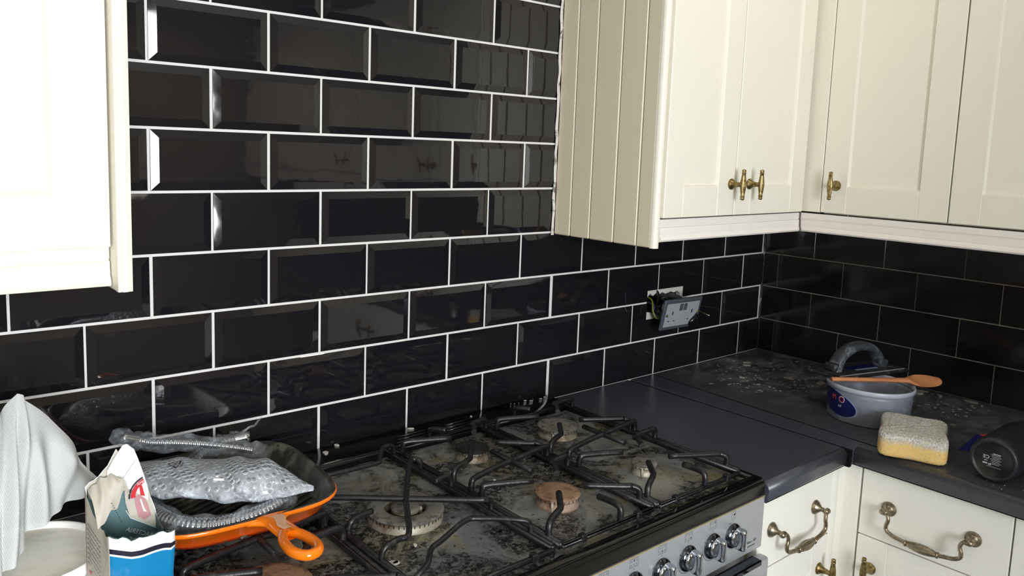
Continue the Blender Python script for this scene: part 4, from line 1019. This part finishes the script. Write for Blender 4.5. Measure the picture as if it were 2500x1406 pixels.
for pts, r, mt in (([(-.545, .030, 1.118), (-.548, -.006, 1.110), (-.558, -.020, 1.085), (-.552, -.028, 1.065), (-.535, -.045, 1.066)], .0020, 'pvc_green'),
                   ([(-.530, .030, 1.125), (-.520, .004, 1.132), (-.528, -.014, 1.120), (-.545, -.022, 1.095), (-.540, -.040, 1.075)], .0026, 'pvc_black'),
                   ([(-.535, .040, 1.100), (-.540, -.008, 1.096), (-.552, -.016, 1.080), (-.545, -.030, 1.068), (-.520, -.050, 1.075)], .0030, 'pvc_blue'),
                   ([(-.50, .045, 1.100), (-.500, .000, 1.104), (-.500, -.030, 1.098), (-.490, -.052, 1.088)], .0110, 'pvc_black'),
                   ([(-.46, .045, 1.105), (-.455, .004, 1.112), (-.455, -.028, 1.106), (-.460, -.050, 1.092)], .0090, 'pvc_grey'),
                   ([(-.52, .045, 1.085), (-.522, .000, 1.085), (-.520, -.030, 1.078), (-.505, -.052, 1.072)], .0120, 'pvc_black')):
    MB().m(mt).tube(catmull(pts, 6), r, 12).build('wire', sk)
MB(SPM).m('pvc_black').box(-.052, .050, -.026, .026, -.0280, -.0030, .006, 2).build('terminal_block', sk)

# ------------------------------------------------------------------ plastic tub, spoon, float
def tub_mat():
    m, nt, b = nmat('smeared_clear_plastic'); P = pos(nt)
    c = mixc(nt, ramp(nt, noise(nt, 26, 6, .7, P, .5), .50, .72), lin('8f95a4'), lin('b4b9c4')); g = ramp(nt, noise(nt, 150, 3, .5, P), .70, .74); c = mixc(nt, g, c, lin('c4cdd2'))
    nt.links.new(c, b.inputs['Base Color']); b.inputs['Roughness'].default_value = .35
    tr = nt.nodes.new('ShaderNodeBsdfTransparent'); mx = nt.nodes.new('ShaderNodeMixShader'); mx.inputs[0].default_value = .82
    nt.links.new(tr.outputs[0], mx.inputs[1]); nt.links.new(b.outputs[0], mx.inputs[2]); nt.links.new(mx.outputs[0], nt.nodes['Material Output'].inputs[0]); return m
MT['tub'] = tub_mat(); MT['tub_rim'] = mat('tub_rim', 'b6bac8', .3)
MT['wet_grout'] = mat('grey_slurry', '3a3b3e', .3)
tx, ty = -.375, -.524
tb = empty('plastic_tub', (tx, ty, .9)); tag(tb, 'round smeared plastic tub with blue label, below the grout float and wooden spoon', 'tub')
MB().m('tub').lathe([(.0865, .9006), (.0885, .903), (.0915, .965), (.0920, .974), (.0895, .974), (.0885, .965), (.0855, .906), (.0005, .9045)], c=(tx, ty, 0), n=72).build('body', tb)
MB().m('tub_rim').lathe([(.0920, .9735), (.0948, .9745), (.0955, .9790), (.0955, .9830), (.0945, .9850), (.0930, .9850), (.0915, .9830), (.0910, .9760)], c=(tx, ty, 0), n=72, caps=False).build('rim', tb)
MB().m('wet_grout').lathe([(.0868, .930), (.0005, .931)], c=(tx, ty, 0), n=48, caps=False).build('slurry', tb)
MT['label_navy'] = mat('label_navy', '171c56', .3); MT['label_blue'] = mat('label_blue', '1f4f9c', .3); MT['label_edge'] = mat('label_edge', '8e9cc0', .4)
def onTub(deg, z, o=.0006):
    a = math.radians(deg); r = .0885 + (z - .903) * .0484 + o; return (tx + r * math.cos(a), ty + r * math.sin(a), z)
def drop(mb, g, o):
    pts = []
    for k in range(40):
        a = 2 * PI * k / 40; u_, v_ = math.cos(a), math.sin(a)
        deg = 152 + 36 * g * u_; z = .942 + g * (.027 * v_ - .010 * u_)
        pts.append((deg, z))
    N = 12; c0 = (148, .942)
    rings = []
    for q in range(N + 1):
        t = q / N; rings.append([mb._v(onTub(c0[0] + (d - c0[0]) * max(t, .01), c0[1] + (z - c0[1]) * max(t, .01), o)) for d, z in pts])
    for a_, b_ in zip(rings, rings[1:]):
        for k in range(40): mb.face([a_[k], a_[(k + 1) % 40], b_[(k + 1) % 40], b_[k]], True)
mb = MB().m('label_edge'); drop(mb, 1.06, .0005); mb.m('label_navy'); drop(mb, 1.0, .0009)
lb = mb.build('label', tb)
def tubtext(body, size, deg, z, mt, o=.0014):
    a = math.radians(deg); n_ = Vector((math.cos(a), math.sin(a), 0)); u_ = Vector((-math.sin(a), math.cos(a), 0)); p = Vector(onTub(deg, z, o))
    M = Matrix(((u_.x, 0, n_.x, p.x), (u_.y, 0, n_.y, p.y), (0, 1, 0, p.z), (0, 0, 0, 1))); return MB().m(mt).text(body, size, M)
MT['label_red'] = mat('label_red', 'c8464c', .4); MT['label_white'] = mat('label_white', 'c4cad8', .4)
tubtext('O', .022, 166, .9520, 'label_white', .0012).build('label_letter_edge', lb); tubtext('O', .018, 166, .9520, 'label_red', .0020).build('label_letter', lb)
tubtext('M', .018, 152, .9530, 'label_red', .0018).build('label_letter', lb); tubtext('ml', .009, 163, .9370, 'label_white', .0016).build('label_small_print', lb)

MT['wood'] = mat('orange_beech', 'c98a5a', .5, var=(18, 'b3714a'), bmp=(120, .15, .0004))
sA, sB = Vector((-.4660, -.4740, .9945)), Vector((-.2540, -.6330, .9950)); sd = (sB - sA).normalized(); sn = Vector((-sd.y, sd.x, 0)); SL = (sB - sA).length
def spoon(i, j):
    a = 2 * PI * j; t = (i * SL - SL * .66) / (SL * .34)
    hw = .0056 + .0026 * min(1, i * 1.6)
    if t > -.15:
        bo_ = .0215 * math.sqrt(max(0, 1 - ((t - .52) / .485) ** 2)); hw = max(hw if t < .2 else 0, bo_, .0004)
    hh = .0050 if t <= 0 else .0050 + .0035 * math.sin(min(1, t) * PI)
    if t > .93: hh *= math.sqrt(max(.01, 1 - ((t - .93) / .075) ** 2))
    x = hw * math.cos(a); z = hh * math.sin(a)
    if t > .10 and math.sin(a) > 0: z -= .0110 * math.sin(a) * math.sin(min(1, (t - .10) / .85) * PI)
    ro = .42 * min(1, max(0, t + .6)); x, z = x * math.cos(ro) - z * math.sin(ro), x * math.sin(ro) + z * math.cos(ro)
    return sA + sd * (SL * i) + sn * x + Vector((0, 0, z))
mb = MB().m('wood'); mb.grid(spoon, 70, 24); mb.face(mb.g[0][:24]); mb.face(mb.g[-1][:24][::-1])
tag(mb.build('wooden_spoon', merge=True), 'orange-brown wooden spoon lying across the rim of the plastic tub', 'spoon')

fu, fv = Vector((.965, -.262, 0)), Vector((.262, .965, 0)); fc = Vector((-.3110, -.4650, .9862))
FM = Matrix(((fu.x, fv.x, 0, fc.x), (fu.y, fv.y, 0, fc.y), (0, 0, 1, fc.z), (0, 0, 0, 1)))
MT['float_black'] = mat('float_rubber', '26282a', .5, spots=((40, .55, .68, '6d7074'),)); MT['float_handle'] = mat('float_handle_plastic', '3a3e45', .42, spots=((30, .52, .66, '7c8188'), (120, .66, .70, 'a8adb0')), bmp=(80, .3, .0006))
ft = empty('grout_float', fc); tag(ft, 'black grout float with arched grey handle balanced on top of the plastic tub', 'float')
MB(FM).m('float_black').box(-.121, .121, -.0470, .0470, .0001, .0075, .0018).build('rubber_pad', ft)
MB(FM).m('float_black').box(-.113, .108, -.0430, .0430, .0076, .0105, .001).build('backing_plate', ft)
MT['float_edge'] = mat('bright_plate_edge', 'b9bec0', .35, .5)  # bright strip along the front edge of the backing plate
mb = MB(FM).m('float_edge').box(-.112, .107, -.0436, -.0428, .0085, .0109); mb.m('label_edge').box(-.030, .045, -.020, -.012, .0106, .0108); mb.m('label_navy').box(-.045, .050, -.012, .014, .0106, .0108); mb.build('plate_edge', ft)
arch = catmull([(-.084, 0, .008), (-.080, 0, .022), (-.066, 0, .043), (-.040, 0, .059), (-.006, 0, .0655), (.026, 0, .060), (.050, 0, .043), (.064, 0, .024), (.072, 0, .008)], 6)
def hsweep(i, j):
    k = min(len(arch) - 2, int(i * (len(arch) - 1))); p = arch[k].lerp(arch[k + 1], i * (len(arch) - 1) - k); d = (arch[k + 1] - arch[k]).normalized(); n_ = Vector((0, 1, 0)).cross(d)
    a = 2 * PI * j; c_, s_ = math.cos(a), math.sin(a); c_, s_ = math.copysign(abs(c_) ** .7, c_), math.copysign(abs(s_) ** .7, s_)
    th = .0100 + .0030 * abs(2 * i - 1) ** 2; return p + n_ * (th * c_) + Vector((0, 0.0175 * s_, 0))
mb = MB(FM).m('float_handle'); mb.grid(hsweep, 60, 24); mb.box(.066, .090, -.0135, .0135, .010, .026, .006, 2); mb.build('handle', ft)
MB(FM).m('float_black').box(-.101, -.078, -.016, .016, .0105, .030, .004, 2).build('handle_socket', ft)

# ------------------------------------------------------------------ sponge
def sponge_mat():
    m, nt, b = nmat('dusty_sponge'); P = pos(nt); g = nt.nodes.new('ShaderNodeNewGeometry'); sp = nt.nodes.new('ShaderNodeSeparateXYZ'); nt.links.new(g.outputs['Position'], sp.inputs[0])
    h = mth(nt, 'ADD', sp.outputs['Z'], mth(nt, 'MULTIPLY', noise(nt, 45, 5, .7, P), .030)); mr = nt.nodes.new('ShaderNodeMapRange'); mr.inputs['From Min'].default_value = .9450; mr.inputs['From Max'].default_value = .9560; nt.links.new(h, mr.inputs['Value'])
    dust = mixc(nt, ramp(nt, noise(nt, 260, 4, .8, P), .40, .62), lin('e6e2da'), lin('a09c94')); yel = mixc(nt, ramp(nt, noise(nt, 300, 2, .6, P), .66, .70), lin('ecc880'), lin('a88650'))
    c = mixc(nt, mr.outputs[0], yel, dust); c = mixc(nt, ramp(nt, noise(nt, 30, 4, .7, P), .62, .66), c, lin('d8c8a8')); nt.links.new(c, b.inputs['Base Color']); b.inputs['Roughness'].default_value = .95
    bump(nt, b, noise(nt, 240, 4, .8, P), .9, .0025); return m
MT['sponge'] = sponge_mat()
e1, e2 = Vector((math.cos(.372), math.sin(.372), 0)), Vector((math.sin(.372), -math.cos(.372), 0)); scn = Vector((-.5080, -.6790, .9262))
def spg(i, j):
    th, ph = (i - .5) * PI, j * 2 * PI; f = lambda t, e: math.copysign(abs(t) ** e, t)
    x = f(math.cos(th), .22) * f(math.cos(ph), .25); y = f(math.cos(th), .22) * f(math.sin(ph), .25); z = f(math.sin(th), .28)
    w_ = 1 - .07 * math.exp(-(x / .28) ** 2); w2 = 1 - .06 * math.exp(-(y / .4) ** 2)
    rough = (.0008 * math.sin(x * 37 + y * 31 + 3 * math.sin(y * 9)) + .0006 * math.sin(x * 73 - y * 57 + 3 * math.sin(x * 11))) * (1 if z > .5 else .3)
    return scn + e1 * (.0860 * x * w2) + e2 * (.0640 * y * w_) + Vector((0, 0, .0258 * z + rough))
mb = MB().m('sponge'); mb.grid(spg, 60, 160)
tag(mb.build('sponge', merge=True), 'large yellow tiling sponge caked with pale grey dust on the worktop edge', 'sponge')

# ------------------------------------------------------------------ black bottle on its side, and the tag behind it
MT['bottle'] = mat('soft_black_plastic', '1d1f24', .42); MT['bottle_base'] = mat('bottle_base_black', '0e0f11', .3)
bo = empty('black_bottle', (-.48, -.849, .9)); tag(bo, 'black cylindrical bottle lying on its side at the right edge, printed base facing out', 'bottle')
bc = (-.566, -.846, .9445)
MB().m('bottle').lathe([(.0335, .004), (.0360, .0), (.0400, .0015), (.0425, .008), (.0440, .020), (.0440, .150), (.042, .162), (.030, .178), (.018, .184), (.018, .200), (.0005, .201)], c=bc, n=72, axis='x', caps=False).build('body', bo)
bb = MB().m('bottle_base').lathe([(.0338, .0042), (.0330, .0050), (.0005, .0050)], c=bc, n=72, axis='x', caps=False).build('base', bo)
BM = Matrix.Translation((bc[0] + .0048, bc[1], bc[2])) @ Matrix(((0, 0, -1, 0), (-1, 0, 0, 0), (0, 1, 0, 0), (0, 0, 0, 1))) @ Matrix.Rotation(math.radians(178), 4, 'Z') @ Matrix.Scale(.85, 4)
mb = MB(BM).m('white_print')
for k in range(7): mb.box(-.012 - .003 * (k % 2), .007 - .002 * (k % 3), -.0115 + k * .0034, -.0108 + k * .0034, 0, .0001)
mb.text('CE', .0110, Matrix.Translation((.0155, -.0040, 0)) @ Matrix.Rotation(0, 4, 'Z')); mb.text('UK', .0050, Matrix.Translation((.0155, .0045, 0))); mb.box(.0110, .0210, .0095, .0120, 0, .0001); ring(mb, .0065, .0115, .0020, .0006, .0001)
mb.box(-.016, .012, .0158, .0162, 0, .0001); mb.box(-.013, .003, -.0150, -.0135, 0, .0001); mb.build('base_print', bb)
MT['tag_blue'] = mat('blue_card', '1b1f66', .5); MT['tag_red'] = mat('orange_red_card', 'd0482c', .5)
MT['hose'].name = 'chrome_hose'
mb = MB().m('tag_blue'); mb.prism([(-.4240, -.7400, .9004), (-.4140, -.7600, .9004), (-.2950, -.7490, .9010), (-.2850, -.7280, .9010)], (0, 0, .0012)); mb.m('tag_red').prism([(-.2950, -.7490, .9011), (-.2880, -.7340, .9011), (-.2640, -.7440, .9012)], (0, 0, .0012))
tag(mb.build('card_tag'), 'dark blue card strip with orange tip behind the black bottle', 'card')

# crumbs on the hob and along the back ledge
mb = MB().m('patch')
for i in range(12):
    x = random.gauss(-.985, .04); y = -.012 - abs(random.gauss(0, .012)); 
    if x < -.93: flake(x, y, .9166, random.choice((.0006, .0010, .0024)), 1.8, .0010)
for x, y, s_ in ((-1.646, -.432, .0060), (-1.640, -.437, .004), (-1.590, -.413, .0035), (-1.535, -.035, .006), (-1.50, -.012, .004), (-1.33, -.018, .004), (-1.18, -.030, .002), (-1.34, -.30, .0025), (-1.17, -.41, .002)):
    flake(x, y, hz(x, y) + .0008 if y < -.09 else .9166, s_, 2.0, .002)
tag(mb.build('mortar_crumbs', origin=(-1.0, -.02, .9166)), 'white mortar crumbs along the black back ledge of the cooker', 'debris', kind='stuff')
